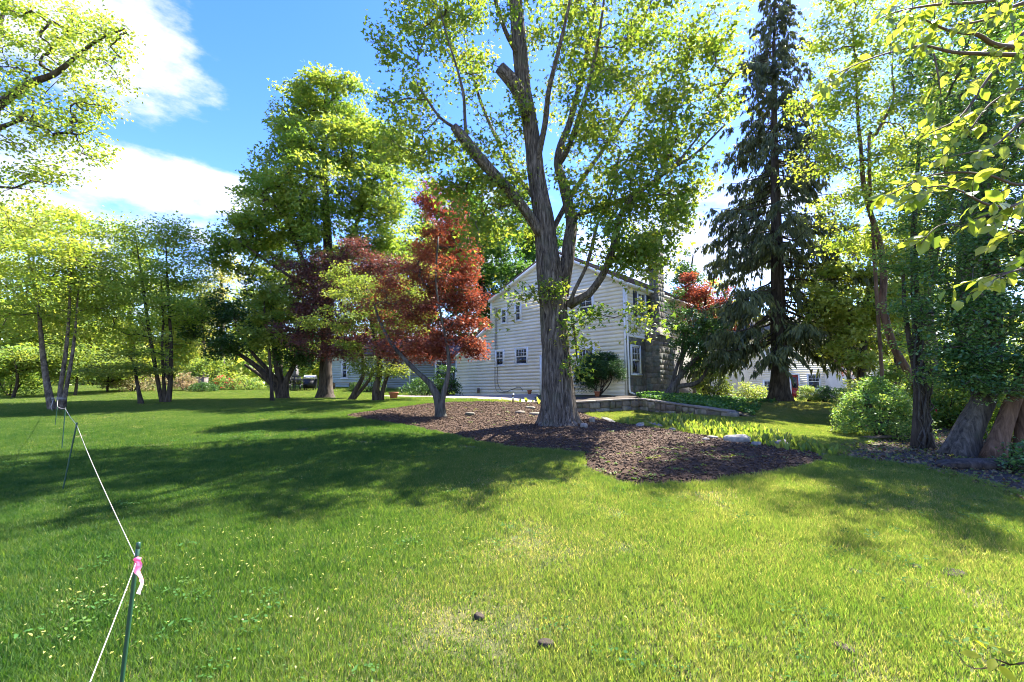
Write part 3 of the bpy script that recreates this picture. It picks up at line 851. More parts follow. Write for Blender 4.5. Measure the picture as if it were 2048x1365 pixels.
def lawn():
    R = rng_(5)
    pts, var, scl = [], [], []
    def cells(x0, x1, y0, y1, sp):
        X, Y = np.meshgrid(np.arange(x0, x1, sp), np.arange(y0, y1, sp)); x = X.ravel() + R.uniform(-.5, .5, X.size) * sp; y = Y.ravel() + R.uniform(-.5, .5, X.size) * sp
        k = (np.abs(x) < 1.30 * y + 1.5)
        return x[k], y[k]
    def clear(x, y):
        return np.minimum.reduce([-sdist(MULCH, x, y), -sdist(TERR, x, y), -sdist(PATIO, x, y), -sdist(DIRT, x, y), -sdist(HOUSEF, x, y)])
    for (y0, y1, sp, far) in ((1.2, 9, .25, False), (9, 19, .36, False), (19, 40, .5, True)):
        x, y = cells(-52, 24, y0, y1, sp); c = clear(x, y)
        n = fbm(np.stack([x * .5, y * .5, x * 0], -1), 4); n2 = fbm(np.stack([x * 1.6, y * 1.6, x * 0 + 5], -1), 3)
        ok = c > PR * .75
        thin = sstep(-2.2, .8, x) * (1 - sstep(6.5, 9, y)) * .70 + sstep(.50, .64, n2) * .40
        pick = R.random(len(x))
        v = np.where(far, R.integers(7, 9, len(x)), R.integers(0, 3, len(x)))
        if not far:
            v = np.where(pick < thin * .75, 3, v); v = np.where((pick < thin * .33), 4, v)
        pts.append(np.stack([x, y], 1)[ok]); var.append(v[ok]); scl.append(((.8 + .5 * n) * np.where(far, 1.1, 1))[ok])
    # finer tufts along the edges of the beds
    x, y = cells(-14, 15, 3, 20, .085); c = clear(x, y); edge = fbm(np.stack([x * 2.2, y * 2.2, x * 0], -1), 3)
    ok = (c > .10 * (edge - .7)) & (c < PR * .8)
    pts.append(np.stack([x, y], 1)[ok]); var.append(R.integers(5, 7, ok.sum())); scl.append(R.uniform(.8, 1.2, ok.sum()))
    xy = np.concatenate(pts); var = np.concatenate(var); s = np.concatenate(scl)
    hx, hy = slope(xy[:, 0], xy[:, 1])
    z = H(xy[:, 0], xy[:, 1]) + (fbm(np.stack([xy[:, 0] * .8, xy[:, 1] * .8, xy[:, 0] * 0], -1), 3) - .5) * .05
    scatter("lawn_grass", np.stack([xy[:, 0], xy[:, 1], z], 1), eulers(R.random(len(xy)) * 6.283, hx, hy), np.stack([np.ones_like(s), np.ones_like(s), s], 1), var, patches,
            "mown grass of the lawn, yellow green in the sun", "grass")
lawn()


def flat_leaf(name, L, W, mat, curl=.15, tris=4):
    V = np.array([(0, 0, 0), (W, L * .3, curl * L), (W * .9, L * .65, curl * L * .8), (0, L, 0), (-W * .9, L * .65, curl * L * .8), (-W, L * .3, curl * L)]); V[:, 1] -= L / 2
    return mesh_np(name, V, [np.array([(0, 1, 2), (0, 2, 3), (0, 3, 4), (0, 4, 5)])], mat)


def ground_litter():
    R = rng_(21)
    # pale fallen blossom, in drifts
    c = np.stack([R.uniform(-5, 6, 46), R.uniform(2.3, 8, 46)], 1); c = np.concatenate([c, np.stack([R.uniform(-3.2, -.8, 26), R.uniform(2.2, 5, 26)], 1)])
    xy = np.concatenate([q + R.normal(size=(n, 2)) * np.array([.22, .10]) for q, n in zip(c, R.integers(4, 22, len(c)))] + [np.stack([R.uniform(-9, 9, 260), R.uniform(2.2, 11, 260)], 1)])
    xy = xy[sdist(MULCH, xy[:, 0], xy[:, 1]) < -.1]; n = len(xy)
    e = np.stack([R.normal(size=n) * .5, R.normal(size=n) * .5, R.random(n) * 6.28], 1)
    scatter("fallen_blossom", np.stack([xy[:, 0], xy[:, 1], H(xy[:, 0], xy[:, 1]) + .035], 1), e, np.repeat(R.uniform(.5, 1.25, (n, 1)), 3, 1), R.integers(0, 2, n),
            [flat_leaf("blossom", .018, .006, L_petal), flat_leaf("blossom_sprig", .026, .0045, L_petal, .3)], "pale fallen maple blossom scattered over the grass", "fallen blossom")
    # clover and broad weeds in the turf
    xy = np.stack([R.uniform(-11, 9, 4200), R.uniform(2.2, 14, 4200)], 1); nz = fbm(np.stack([xy[:, 0] * .9, xy[:, 1] * .9, xy[:, 0] * 0 + 31], -1), 3)
    k = (R.random(len(xy)) < sstep(.50, .64, nz)) & (sdist(MULCH, xy[:, 0], xy[:, 1]) < -.1) & (sdist(DIRT, xy[:, 0], xy[:, 1]) < -.1); xy = xy[k]; n = len(xy)
    cl = []
    for i in range(3):
        q = rng_(70 + i); m = 16; a = q.random(m) * 6.28; pos = q.normal(size=(m, 3)) * np.array([.045, .045, .006]); pos[:, 2] = np.abs(pos[:, 2]) + .03
        V, f, kk = leaf_arrays(pos, np.stack([np.cos(a), np.sin(a), q.uniform(-.1, .5, m)], 1), np.array([0, 0, 1.0]) + q.normal(size=(m, 3)) * .3, q.uniform(.012, .026, m), "oval")
        cl.append(mesh_np("clover", V, [f], L_clover))
    e = np.stack([n * [0], n * [0], R.random(n) * 6.28], 1)
    scatter("lawn_weeds", np.stack([xy[:, 0], xy[:, 1], H(xy[:, 0], xy[:, 1])], 1), e, np.repeat(R.uniform(.6, 1.5, (n, 1)), 3, 1), R.integers(0, 3, n), cl, "clover and small weeds mixed into the lawn", "weeds")
    # mulch chips
    lo, hi = MULCH.min(0), MULCH.max(0); xy = R.uniform(lo, hi, (60000, 2)); d = sdist(MULCH, xy[:, 0], xy[:, 1]); k = d > -.05 - .22 * R.random(len(d)) ** 3; xy = xy[k][:32000]; n = len(xy)
    chips = []
    for i in range(4):
        m = MB(); m.box((0, 0, 0), (.06 - .01 * i, .014 + .004 * i, .008)); V = np.concatenate(m.V); V += rng_(i).normal(size=V.shape) * .003
        chips.append(mesh_np("chip", V, [np.concatenate(v) for v in m.Fs.values()], M_chip))
    e = np.stack([R.normal(size=n) * .35, R.normal(size=n) * .35, R.random(n) * 6.28], 1)
    scatter("mulch_chips", np.stack([xy[:, 0], xy[:, 1], mulch_z(xy[:, 0], xy[:, 1]) + .008], 1), e, np.repeat(R.uniform(.5, 1.3, (n, 1)), 3, 1), R.integers(0, 4, n), chips,
            "shredded dark bark chips covering the planting bed", "mulch chips")
    # small weeds in the bed, mostly towards the front edge
    xy = R.uniform(lo, hi, (9000, 2)); d = sdist(MULCH, xy[:, 0], xy[:, 1]); nz = fbm(np.stack([xy[:, 0] * 1.2, xy[:, 1] * 1.2, d * 0 + 2], -1), 3)
    near = sstep(9.8, 6.8, xy[:, 1]) * (xy[:, 0] > .6); k = (d > -.1) & (R.random(len(xy)) < .02 + .60 * near * sstep(.42, .6, nz) + .10 * near); xy = xy[k]; n = len(xy)
    ws = []
    for i in range(3):
        q = rng_(50 + i); m = 7; a = q.random(m) * 6.28; pos = np.zeros((m, 3)) + q.normal(size=(m, 3)) * np.array([.02, .02, .004]); pos[:, 2] += .012
        V, f, kk = leaf_arrays(pos, np.stack([np.cos(a), np.sin(a), q.uniform(.1, .7, m)], 1), np.array([0, 0, 1.0]) + q.normal(size=(m, 3)) * .3, q.uniform(.025, .05, m), "oval")
        ws.append(mesh_np("weed", V, [f], L_weed))
    e = np.stack([n * [0], n * [0], R.random(n) * 6.28], 1)
    scatter("bed_weeds", np.stack([xy[:, 0], xy[:, 1], mulch_z(xy[:, 0], xy[:, 1])], 1), e, np.repeat(R.uniform(.6, 1.4, (n, 1)), 3, 1), R.integers(0, 3, n), ws, "small pale weeds sprouting through the front of the mulch", "weeds")
    # dead leaves and low weeds under the trees on the right
    lo, hi = DIRT.min(0), DIRT.max(0); xy = R.uniform(lo, hi, (30000, 2)); d = sdist(DIRT, xy[:, 0], xy[:, 1]); k = (d > -.25); xy = xy[k][:9000]; n = len(xy)
    e = np.stack([R.normal(size=n) * .5, R.normal(size=n) * .5, R.random(n) * 6.28], 1)
    scatter("leaf_litter", np.stack([xy[:, 0], xy[:, 1], H(xy[:, 0], xy[:, 1]) + .045], 1), e, np.repeat(R.uniform(.6, 1.4, (n, 1)), 3, 1), R.integers(0, 3, n),
            [flat_leaf("dead_leaf", .06, .02, L_litter, .2), flat_leaf("dead_leaf", .045, .018, L_litter, .3), flat_leaf("green_leaf", .05, .02, L_weed, .2)],
            "dead brown leaves littering the soil under the trees at right", "leaf litter")
    # ivy on the terrace
    A = np.array([W1[:2] + (0.2, .5), W2[:2] + (.25, .5), (8.2, 16.1), (9.6, 18.3), (11.8, 20.4), (10.5, 22), (6.6, 21.6), (5.6, 20)])
    lo, hi = A.min(0), A.max(0); xy = R.uniform(lo, hi, (16000, 2)); d = sdist(A, xy[:, 0], xy[:, 1]); nz = fbm(np.stack([xy[:, 0] * .9, xy[:, 1] * .9, d * 0], -1), 3)
    k = (d > -.2) & (R.random(len(xy)) < sstep(.28, .5, nz)); xy = xy[k]; n = len(xy)
    e = np.stack([R.normal(size=n) * .5, R.normal(size=n) * .5, R.random(n) * 6.28], 1)
    scatter("ivy_cover", np.stack([xy[:, 0], xy[:, 1], TZ(xy[:, 0], xy[:, 1]) + R.uniform(.03, .20, n)], 1), e, np.repeat(R.uniform(.7, 1.5, (n, 1)), 3, 1), R.integers(0, 2, n),
            [flat_leaf("ivy", .09, .035, L_ivy, .2), flat_leaf("ivy", .07, .03, L_ivy, .1)], "dark low ground cover growing above the tapering stone wall", "ground cover")
ground_litter()

# ------------------------------------------------------------------ the white house
def slab_on(poly2, frame, d0, d1):
    """prism: a polygon (a, z) on a wall, from depth d0 to d1 outward"""
    m = MB(); n = len(poly2)
    A = np.array([frame(a, z, d0) for a, z in poly2]); B = np.array([frame(a, z, d1) for a, z in poly2])
    i = np.arange(n); j = (i + 1) % n
    m.add(np.concatenate([A, B]), [np.stack([i, j, j + n, i + n], 1), i[None], (i + n)[None]])
    return m


def bevel_obj(o, w=.006, seg=1):
    b = o.modifiers.new("bevel", 'BEVEL'); b.width = w; b.segments = seg; b.limit_method = 'ANGLE'; return o


def box_on(frame, a0, a1, z0, z1, d0, d1):
    return slab_on([(a0, z0), (a1, z0), (a1, z1), (a0, z1)], frame, d0, d1)


def board_row(frame, a_of_z, z0, z1, name, mat, parent, lo=.008, hi=.026):
    """one clapboard between the wall's two edges; A_OF_Z gives the edges at a height"""
    (al0, ar0), (al1, ar1) = a_of_z(z0), a_of_z(z1)
    if ar0 - al0 < .05: return
    if ar1 - al1 < .02: al1 = ar1 = (al1 + ar1) / 2; ar1 += .02
    V = np.array([frame(al0, z0, 0), frame(ar0, z0, 0), frame(ar1, z1, 0), frame(al1, z1, 0), frame(al0, z0, hi), frame(ar0, z0, hi), frame(ar1, z1, lo), frame(al1, z1, lo)])
    m = MB(); m.add(V, [np.array([(0, 1, 2, 3), (4, 7, 6, 5), (0, 4, 5, 1), (1, 5, 6, 2), (2, 6, 7, 3), (3, 7, 4, 0)])])
    return m.build(name, mat, parent)


def window_on(frame, parent, a0, a1, z0, z1, cols=3, rows=2, base=.03, name="window", casing=.09, sash_split=True, glass=M_glass, upper_only=True):
    """sash window, proud of the boards: casing, sill, panes of glass and glazing bars"""
    w = bpy.data.objects.new(name, None); COL.objects.link(w); w.parent = parent; w.empty_display_size = .1
    def put(nm, m, mat): return m.build(nm, mat, w)
    put("backing", box_on(frame, a0, a1, z0, z1, 0, base), M_dark)
    c = casing
    fr = MB()
    for q in ((a0 - c, a0, z0 - c * .3, z1 + c), (a1, a1 + c, z0 - c * .3, z1 + c), (a0, a1, z1, z1 + c)):
        b = box_on(frame, *q, 0, base + .035); fr.add(np.concatenate(b.V), [np.concatenate(v) for v in b.Fs.values()])
    put("frame", fr, M_trim)
    put("sill", box_on(frame, a0 - c - .03, a1 + c + .03, z0 - c * .3 - .06, z0 - c * .3 + .002, 0, base + .07), M_trim)
    zm = (z0 + z1) / 2 if sash_split else z0
    halves = [(zm, z1, base + .014)] + ([(z0, zm, base + .004)] if sash_split else [])
    for hi_, (za, zb, d) in enumerate(halves):
        t = .035
        s = MB()
        for q in ((a0, a0 + t, za, zb), (a1 - t, a1, za, zb), (a0 + t, a1 - t, zb - t, zb), (a0 + t, a1 - t, za, za + t)):
            b = box_on(frame, *q, d - .004, d + .016); s.add(np.concatenate(b.V), [np.concatenate(v) for v in b.Fs.values()])
        put("sash", s, M_trim)
        nc, nr = (cols, rows) if (hi_ == 0 or not upper_only) else (1, 1)
        da = (a1 - a0 - 2 * t) / nc; dz = (zb - za - 2 * t) / nr; g_ = .009
        for i in range(nc):
            for j in range(nr):
                p0 = a0 + t + i * da; q0 = za + t + j * dz
                put("pane", box_on(frame, p0 + g_, p0 + da - g_, q0 + g_, q0 + dz - g_, d - .003, d + .003), glass)
        if nc * nr > 1:
            s = MB()
            for i in range(1, nc):
                b = box_on(frame, a0 + t + i * da - .010, a0 + t + i * da + .010, za + t, zb - t, d - .002, d + .012); s.add(np.concatenate(b.V), [np.concatenate(v) for v in b.Fs.values()])
            for j in range(1, nr):
                b = box_on(frame, a0 + t, a1 - t, za + t + j * dz - .010, za + t + j * dz + .010, d - .002, d + .0105); s.add(np.concatenate(b.V), [np.concatenate(v) for v in b.Fs.values()])
            put("glazing_bars", s, M_trim)
    return w


def stone_course(frame, a0, a1, z0, z1, R, parent, mat, d=.05, hmin=.22, hmax=.36, wmin=.28, wmax=.62, holes=(), name="stone", joint=.014):
    z = z0
    while z < z1 - .05:
        h = R.uniform(hmin, hmax)
        if z1 - z - h < hmin * .6: h = z1 - z
        a = a0 - R.uniform(0, .15)
        while a < a1 - .02:
            w = R.uniform(wmin, wmax); p, q = max(a, a0), min(a + w, a1); a += w
            if q - p < .07: continue
            if any(p < hx1 and q > hx0 and z < hz1 and z + h > hz0 for hx0, hx1, hz0, hz1 in holes):
                # trim against the opening
                for hx0, hx1, hz0, hz1 in holes:
                    if p < hx1 and q > hx0 and z < hz1 and z + h > hz0:
                        if p < hx0 - .06: q = hx0
                        elif q > hx1 + .06: p = hx1
                        else: p = q
                if q - p < .07: continue
            j = joint; e = lambda: R.uniform(-.012, .012)
            base = [(p + j + e(), z + j + e()), (q - j + e(), z + j + e()), (q - j + e(), z + h - j + e()), (p + j + e(), z + h - j + e())]
            c = np.mean(base, 0); dd = d * R.uniform(.6, 1.15)
            A = np.array([frame(x, y, -.01) for x, y in base]); B = np.array([frame(x, y, dd * .55) for x, y in base])
            ins = min(.82, 1 - .028 / max(q - p, .1)) if d > .03 else .93
            C = np.array([frame(c[0] + (x - c[0]) * ins, c[1] + (y - c[1]) * (ins - .03), dd + R.uniform(-.006, .006)) for x, y in base])
            m = MB(); i = np.arange(4); k = (i + 1) % 4
            m.add(np.concatenate([A, B, C]), [np.stack([i, k, k + 4, i + 4], 1), np.stack([i + 4, k + 4, k + 8, i + 8], 1), np.array([[8, 9, 10, 11]])])
            m.build(name, mat, parent)
        z += h


def white_house():
    R = rng_(31)
    house = thing("white_house", "white clapboard two-storey house with stone side wall and chimney", "house", loc=HC)
    G = lambda a, z, d: HU * a - HV * d + np.array([0, 0, z])            # gable wall, facing the lawn
    S = lambda a, z, d: HV * a - HU * d + np.array([0, 0, z])            # side wall with the chimney
    depth = 7.6; zb = -.35
    prof = [(0, zb), (0, 5.5), (4.4, 7.9), (9.37, 5.85), (9.37, 4.3), (12.7, 2.42), (12.7, zb)]
    gw = slab_on(prof, G, -.30, -.002).build("gable_wall", M_siding, house)
    body = slab_on(prof, G, -depth, -.302).build("back_walls", M_siding, house)
    def edges(z):
        l = 0.0 if z <= 5.5 else (z - 5.5) / (7.9 - 5.5) * 4.4
        if z <= 2.42: r = 12.7
        elif z <= 4.3: r = 12.7 - (z - 2.42) / (4.3 - 2.42) * 3.33
        elif z <= 5.85: r = 9.37
        else: r = 9.37 - (z - 5.85) / (7.9 - 5.85) * 4.97
        return l + .09, r - .03
    z = -.12
    while z < 7.75:
        h = .193; board_row(G, edges, z, min(z + h, 7.86), "siding_board", M_siding, gw); z += h
    # corner boards, rake boards
    for a0, a1, z0, z1 in ((0, .09, zb, 5.42), (9.30, 9.40, 4.36, 5.78), (12.62, 12.72, zb, 2.36)):
        box_on(G, a0, a1, z0, z1, 0, .034).build("corner_board", M_trim, house)
    def rake(p, q, w=.16):
        (a0, z0), (a1, z1) = p, q
        slab_on([(a0, z0 - w), (a1, z1 - w), (a1, z1), (a0, z0)], G, .0, .176).build("rake_board", M_trim, house)
    rake((-.05, 5.52), (4.4, 7.93)); rake((4.4, 7.93), (9.45, 5.86)); rake((9.40, 4.30), (12.75, 2.44))
    # roofs
    def roof(p, q, nm):
        (a0, z0), (a1, z1) = p, q; t = .12
        r = slab_on([(a0, z0 + .02), (a1, z1 + .02), (a1, z1 + .02 + t), (a0, z0 + .02 + t)], G, -depth - .2, .16).build(nm, M_roof, house)
        n = int(math.hypot(a1 - a0, z1 - z0) / .15)
        s = MB()
        for i in range(n):
            f0, f1 = i / n, (i + 1.04) / n
            x0, y0, x1, y1 = a0 + (a1 - a0) * f0, z0 + (z1 - z0) * f0 + .02 + t, a0 + (a1 - a0) * f1, z0 + (z1 - z0) * f1 + .02 + t
            if z1 > z0: lo_, hi_ = .022, .004
            else: lo_, hi_ = .004, .022
            b = slab_on([(x0, y0 + .001), (x1, y1 + .001), (x1, y1 + hi_), (x0, y0 + lo_)], G, -depth - .21, .165); s.add(np.concatenate(b.V), [np.concatenate(v) for v in b.Fs.values()])
        o = s.build("shingles", M_roof, r); o["kind"] = "stuff"
    roof((-.28, 5.36), (4.4, 7.92), "roof"); roof((9.62, 5.75), (4.4, 7.92), "roof"); roof((12.95, 2.30), (9.40, 4.34), "lean_to_roof")
    # windows on the gable wall
    window_on(G, house, 8.25, 8.85, 1.75, 2.58, 2, 2)
    window_on(G, house, 6.35, 7.20, 1.75, 2.62, 4, 2)
    window_on(G, house, 8.02, 8.38, 4.30, 5.12, 1, 2)
    window_on(G, house, 6.86, 7.22, 4.34, 5.22, 1, 2)
    window_on(G, house, 1.85, 2.75, .95, 2.32, 4, 2)
    window_on(G, house, 1.85, 2.65, 4.0, 5.05, 2, 2)
    d = box_on(G, 4.32, 5.28, -.02, 2.1, 0, .05).build("door", M_trim, house)
    for q in ((4.22, 4.32, -.05, 2.2), (5.28, 5.38, -.05, 2.2), (4.32, 5.28, 2.1, 2.2)): box_on(G, *q, 0, .06).build("door_frame", M_trim, d)
    for z0 in (.15, .85, 1.45): box_on(G, 4.48, 5.12, z0, z0 + .5, .05, .058).build("door_panel", M_trim, d)
    m = MB(); m.tube([G(5.15, 1.0, .05), G(5.15, 1.0, .12)], [.03, .03], 10); m.build("handle", M_steel, d)
    # cable down the wall, coiled at its foot
    for off, zt in ((0, 5.4), (.16, 5.3)):
        m = MB(); p, r = resample([G(8.98 - off, zt, .04), G(8.95 - off, 3.4, .04), G(8.95 - off, 1.2, .05), G(8.9 - off, .45, .06), G(8.6, .15, .12), G(8.0, .12, .2), G(7.4, .3, .1), G(6.9, .42, .06), G(6.6, .2, .1)] if off == 0 else
                                      [G(8.98 - off, zt, .04), G(8.97 - off, 3.4, .04), G(8.9 - off, 1.6, .05), G(8.72, .7, .05), G(8.3, .22, .1), G(7.7, .16, .15)], [.016] * (9 if off == 0 else 6), .15)
        m.tube(p, r, 6); m.build("cable", M_wire, house)
    box_on(G, 10.35, 10.5, .08, .38, .02, .10).build("outlet_box", M_wood, house)
    m = MB(); m.box(G(3.05, .30, .14), (.12, .12, .22)); m.cyl(G(3.05, .0, .14), G(3.05, .2, .14), .02); m.build("hose_bib", M_dark, house)
    # side wall: stone below, boards above
    sw = slab_on([(0.004, zb), (depth - .01, zb), (depth - .01, 2.85), (0.004, 2.85)], S, .001, .03).build("stone_wall", M_mortar, house)
    holes = [(.30, 1.32, .92, 2.42), (1.84, 3.44, zb, 3.0)]
    Ss = lambda a, z, d: S(a, z, d + .03)
    stone_course(Ss, .01, 5.2, zb + .1, 2.83, R, sw, M_stone, .020, holes=holes, joint=.008)
    uw = slab_on([(0.004, 2.852), (depth - .01, 2.852), (depth - .01, 5.5), (0.004, 5.5)], S, .001, .006).build("upper_wall", M_siding, house)
    Su = lambda a, z, d: S(a, z, d + .006)
    box_on(S, .0, depth, 2.80, 2.90, .032, .07).build("water_table", M_trim, house)
    z = 2.91
    while z < 5.35:
        board_row(Su, lambda zz: (.10, depth - .05), z, min(z + .193, 5.42), "siding_board", M_siding, uw); z += .193
    box_on(S, 0.0, .10, 2.91, 5.42, .007, .040).build("corner_board", M_trim, house)
    box_on(S, -.1, depth, 5.30, 5.48, .04, .20).build("soffit", M_trim, house)
    window_on(lambda a, z, d: S(a, z, d + .03), house, .42, 1.22, 1.02, 2.34, 3, 2, base=.02)
    window_on(Su, house, 1.22, 1.98, 3.92, 5.12, 2, 2)
    for a0 in (.74, 2.10):
        sh = box_on(Su, a0, a0 + .36, 3.88, 5.16, .027, .058).build("shutter", M_shutter, house)
        s = MB()
        for i in range(18):
            zz = 3.96 + i * .064; b = slab_on([(a0 + .04, zz), (a0 + .32, zz), (a0 + .32, zz + .05), (a0 + .04, zz + .05)], Su, .058, .066); s.add(np.concatenate(b.V), [np.concatenate(v) for v in b.Fs.values()])
        s.build("louvre_slats", M_shutter, sh)["kind"] = "stuff"
    # chimney
    ch = slab_on([(1.84, zb), (3.40, zb), (3.40, 2.95), (1.84, 2.95)], S, .035, .80).build("chimney", M_mortar, house)
    Cf = lambda a, z, d: S(a, z, .80 + d)
    stone_course(Cf, 1.80, 3.44, zb + .05, 2.95, R, ch, M_stone, .024, joint=.008)
    Cs = lambda a, z, d: S(1.84 - d, z, a)
    stone_course(Cs, .06, .82, zb + .05, 2.95, R, ch, M_stone, .024, joint=.008)
    Ce = lambda a, z, d: S(3.40 + d, z, a)
    stone_course(Ce, .06, .82, zb + .05, 2.95, R, ch, M_stone, .024, joint=.008)
    # sloped shoulder and upper stack
    m = MB(); b = [S(1.76, 2.96, .03), S(3.48, 2.96, .03), S(3.48, 2.96, .90), S(1.76, 2.96, .90)]; t = [S(2.45, 3.45, .03), S(3.30, 3.45, .03), S(3.30, 3.45, .55), S(2.45, 3.45, .55)]
    m.hexa(np.array(b), np.array(t)); bevel_obj(m.build("shoulder", M_cap, ch), .02)
    st = slab_on([(2.52, 3.45), (3.24, 3.45), (3.24, 8.5), (2.52, 8.5)], S, .035, .50).build("stack", M_mortar, house)
    stone_course(lambda a, z, d: S(a, z, .50 + d), 2.49, 3.27, 3.46, 8.45, R, st, M_stone, .022, hmin=.2, hmax=.3, wmin=.2, wmax=.42, joint=.008)
    stone_course(lambda a, z, d: S(2.52 - d, z, a), .06, .53, 3.46, 8.45, R, st, M_stone, .022, hmin=.2, hmax=.3, wmin=.2, wmax=.4, joint=.008)
    m = MB(); m.box(S(2.88, 8.53, .28), (1, 1, .12)); bevel_obj(m.build("chimney_cap", M_cap, house), .02)
    # gutter and downspout at the corner
    m = MB(); p, r = resample([S(.02, 5.32, .16), S(.03, 5.1, .09), S(.03, 4.8, .075), S(.03, .25, .10), S(.04, .12, .12), S(.12, .02, .32)], [.045] * 6, .12); m.tube(p, r, 8); m.build("downspout", M_trim, house, smooth=True)
    m = MB(); m.tube([S(-.15, 5.33, .24), S(depth, 5.33, .24)], [.065, .065], 8); m.build("gutter", M_trim, house)
white_house()


# ------------------------------------------------------------------ low stone retaining wall
def retaining_wall():
    R = rng_(41)
    w = thing("retaining_wall", "low mossy stone retaining wall tapering into the lawn beside the maple", "wall", loc=(W1[0], W1[1], 0.6))
    O = np.array([W1[0], W1[1], .6])
    for A, B in ((W0, W1), (W1, W2)):
        L = np.linalg.norm((B - A)[:2]); u = np.array([(B - A)[0] / L, (B - A)[1] / L, 0]); nr = np.array([u[1], -u[0], 0])     # outward, towards the lawn
        base = lambda a: float(H(np.array([A[0] + u[0] * a]), np.array([A[1] + u[1] * a]))[0]) - .08
        top = lambda a: A[2] + (B[2] - A[2]) * a / L
        fr = lambda a, z, d: np.array([A[0], A[1], 0]) + u * a + nr * d + np.array([0, 0, z]) - O
        n = 8; core = MB()
        lo = [fr(a, base(a), 0) for a in np.linspace(0, L, n)]; hi = [fr(a, top(a) - .05, 0) for a in np.linspace(0, L, n)]
        for i in range(n - 1):
            b = np.array([lo[i], lo[i + 1], lo[i + 1] - nr * .32, lo[i] - nr * .32]); t = np.array([hi[i], hi[i + 1], hi[i + 1] - nr * .32, hi[i] - nr * .32]); core.hexa(b, t)
        core.build("core", M_mortar, w)
        # courses follow the height left between ground and cap
        a = 0.0
        while a < L - .05:
            wd = R.uniform(.26, .58); q = min(a + wd, L); zb, zt = base((a + q) / 2), top((a + q) / 2) - .055; rows = max(1, int(round((zt - zb) / .24)))
            zz = zb; cuts = np.sort(R.uniform(-.05, .05, rows - 1) + np.linspace(zb, zt, rows + 1)[1:-1]) if rows > 1 else []
            for z1 in list(cuts) + [zt]:
                xs = [a, q] if R.random() < .6 or q - a < .4 else [a, a + (q - a) * R.uniform(.4, .6), q]
                for p0, p1 in zip(xs[:-1], xs[1:]):
                    stone_course(fr, p0, p1, zz, z1, rng_(int(R.integers(1e9))), w, M_wallstone, .07, hmin=z1 - zz, hmax=z1 - zz + .001, wmin=(p1 - p0) * 1.5 + .2, wmax=(p1 - p0) * 1.5 + .3, joint=.012)
                zz = z1
            a = q
        a = 0.0
        while a < L - .05:
            wd = R.uniform(.6, 1.0); q = min(a + wd, L); m = MB()
            o0, o1 = R.uniform(.06, .09, 2)
            b = np.array([fr(a + .006, top(a) - .055, o0), fr(q - .006, top(q) - .055, o1), fr(q - .006, top(q) - .055, -.36), fr(a + .006, top(a) - .055, -.36)]); m.hexa(b, b + np.array([0, 0, .055 + R.uniform(0, .012)]))
            bevel_obj(m.build("cap_stone", M_cap, w), .012); a = q
    # its squared end
    m = MB(); e = W2 - O; d = nrm((W2 - W1) * np.array([1, 1, 0])); nrv = np.array([d[1], -d[0], 0])
    c = e + np.array([0, 0, -.16]) - nrv * .14 + d * .05; Rm = np.array([d, -nrv, [0, 0, 1]]).T
    m.box(c, (.16, .42, .26), Rm); bevel_obj(m.build("end_stone", M_wallstone, w), .03)
retaining_wall()

# ------------------------------------------------------------------ trees
def on_ground(px, py, Y):
    p = P(px, py, Y); p[2] = _h(p[0], p[1]); return p


def rootflare(R_, flare=.45, fh=.9, k=5, ridge=.05, seedp=0.0, seam=None, freq=7.5):
    """bark furrows and buttress roots for a trunk of radius about R_"""
    def f(th, s, r):
        fl = flare * R_ * np.exp(-s / (fh * .45)) * (1 + .75 * np.sin(k * th + seedp) + .35 * np.sin((k + 2) * th + 1.3))
        q = np.stack([np.cos(th) * freq / 2 + seedp, np.sin(th) * freq / 2, s * (1.4 if freq < 9 else 1.0)], -1)
        n = fbm(q, 3); fur = 1 - np.abs(2 * n - 1) * 2.2
        big = fbm(np.stack([np.cos(th) * 1.4 + 4, np.sin(th) * 1.4, s * .5], -1), 2) - .5
        out = fl + r * (ridge * (fur - .45) * 1.4 + .22 * big)
        if seam is not None: out = out - r * .13 * np.exp(-((np.mod(th - seam + .12 * np.sin(s * 1.3) + np.pi, 2 * np.pi) - np.pi) / .13) ** 2)
        return out
    return f


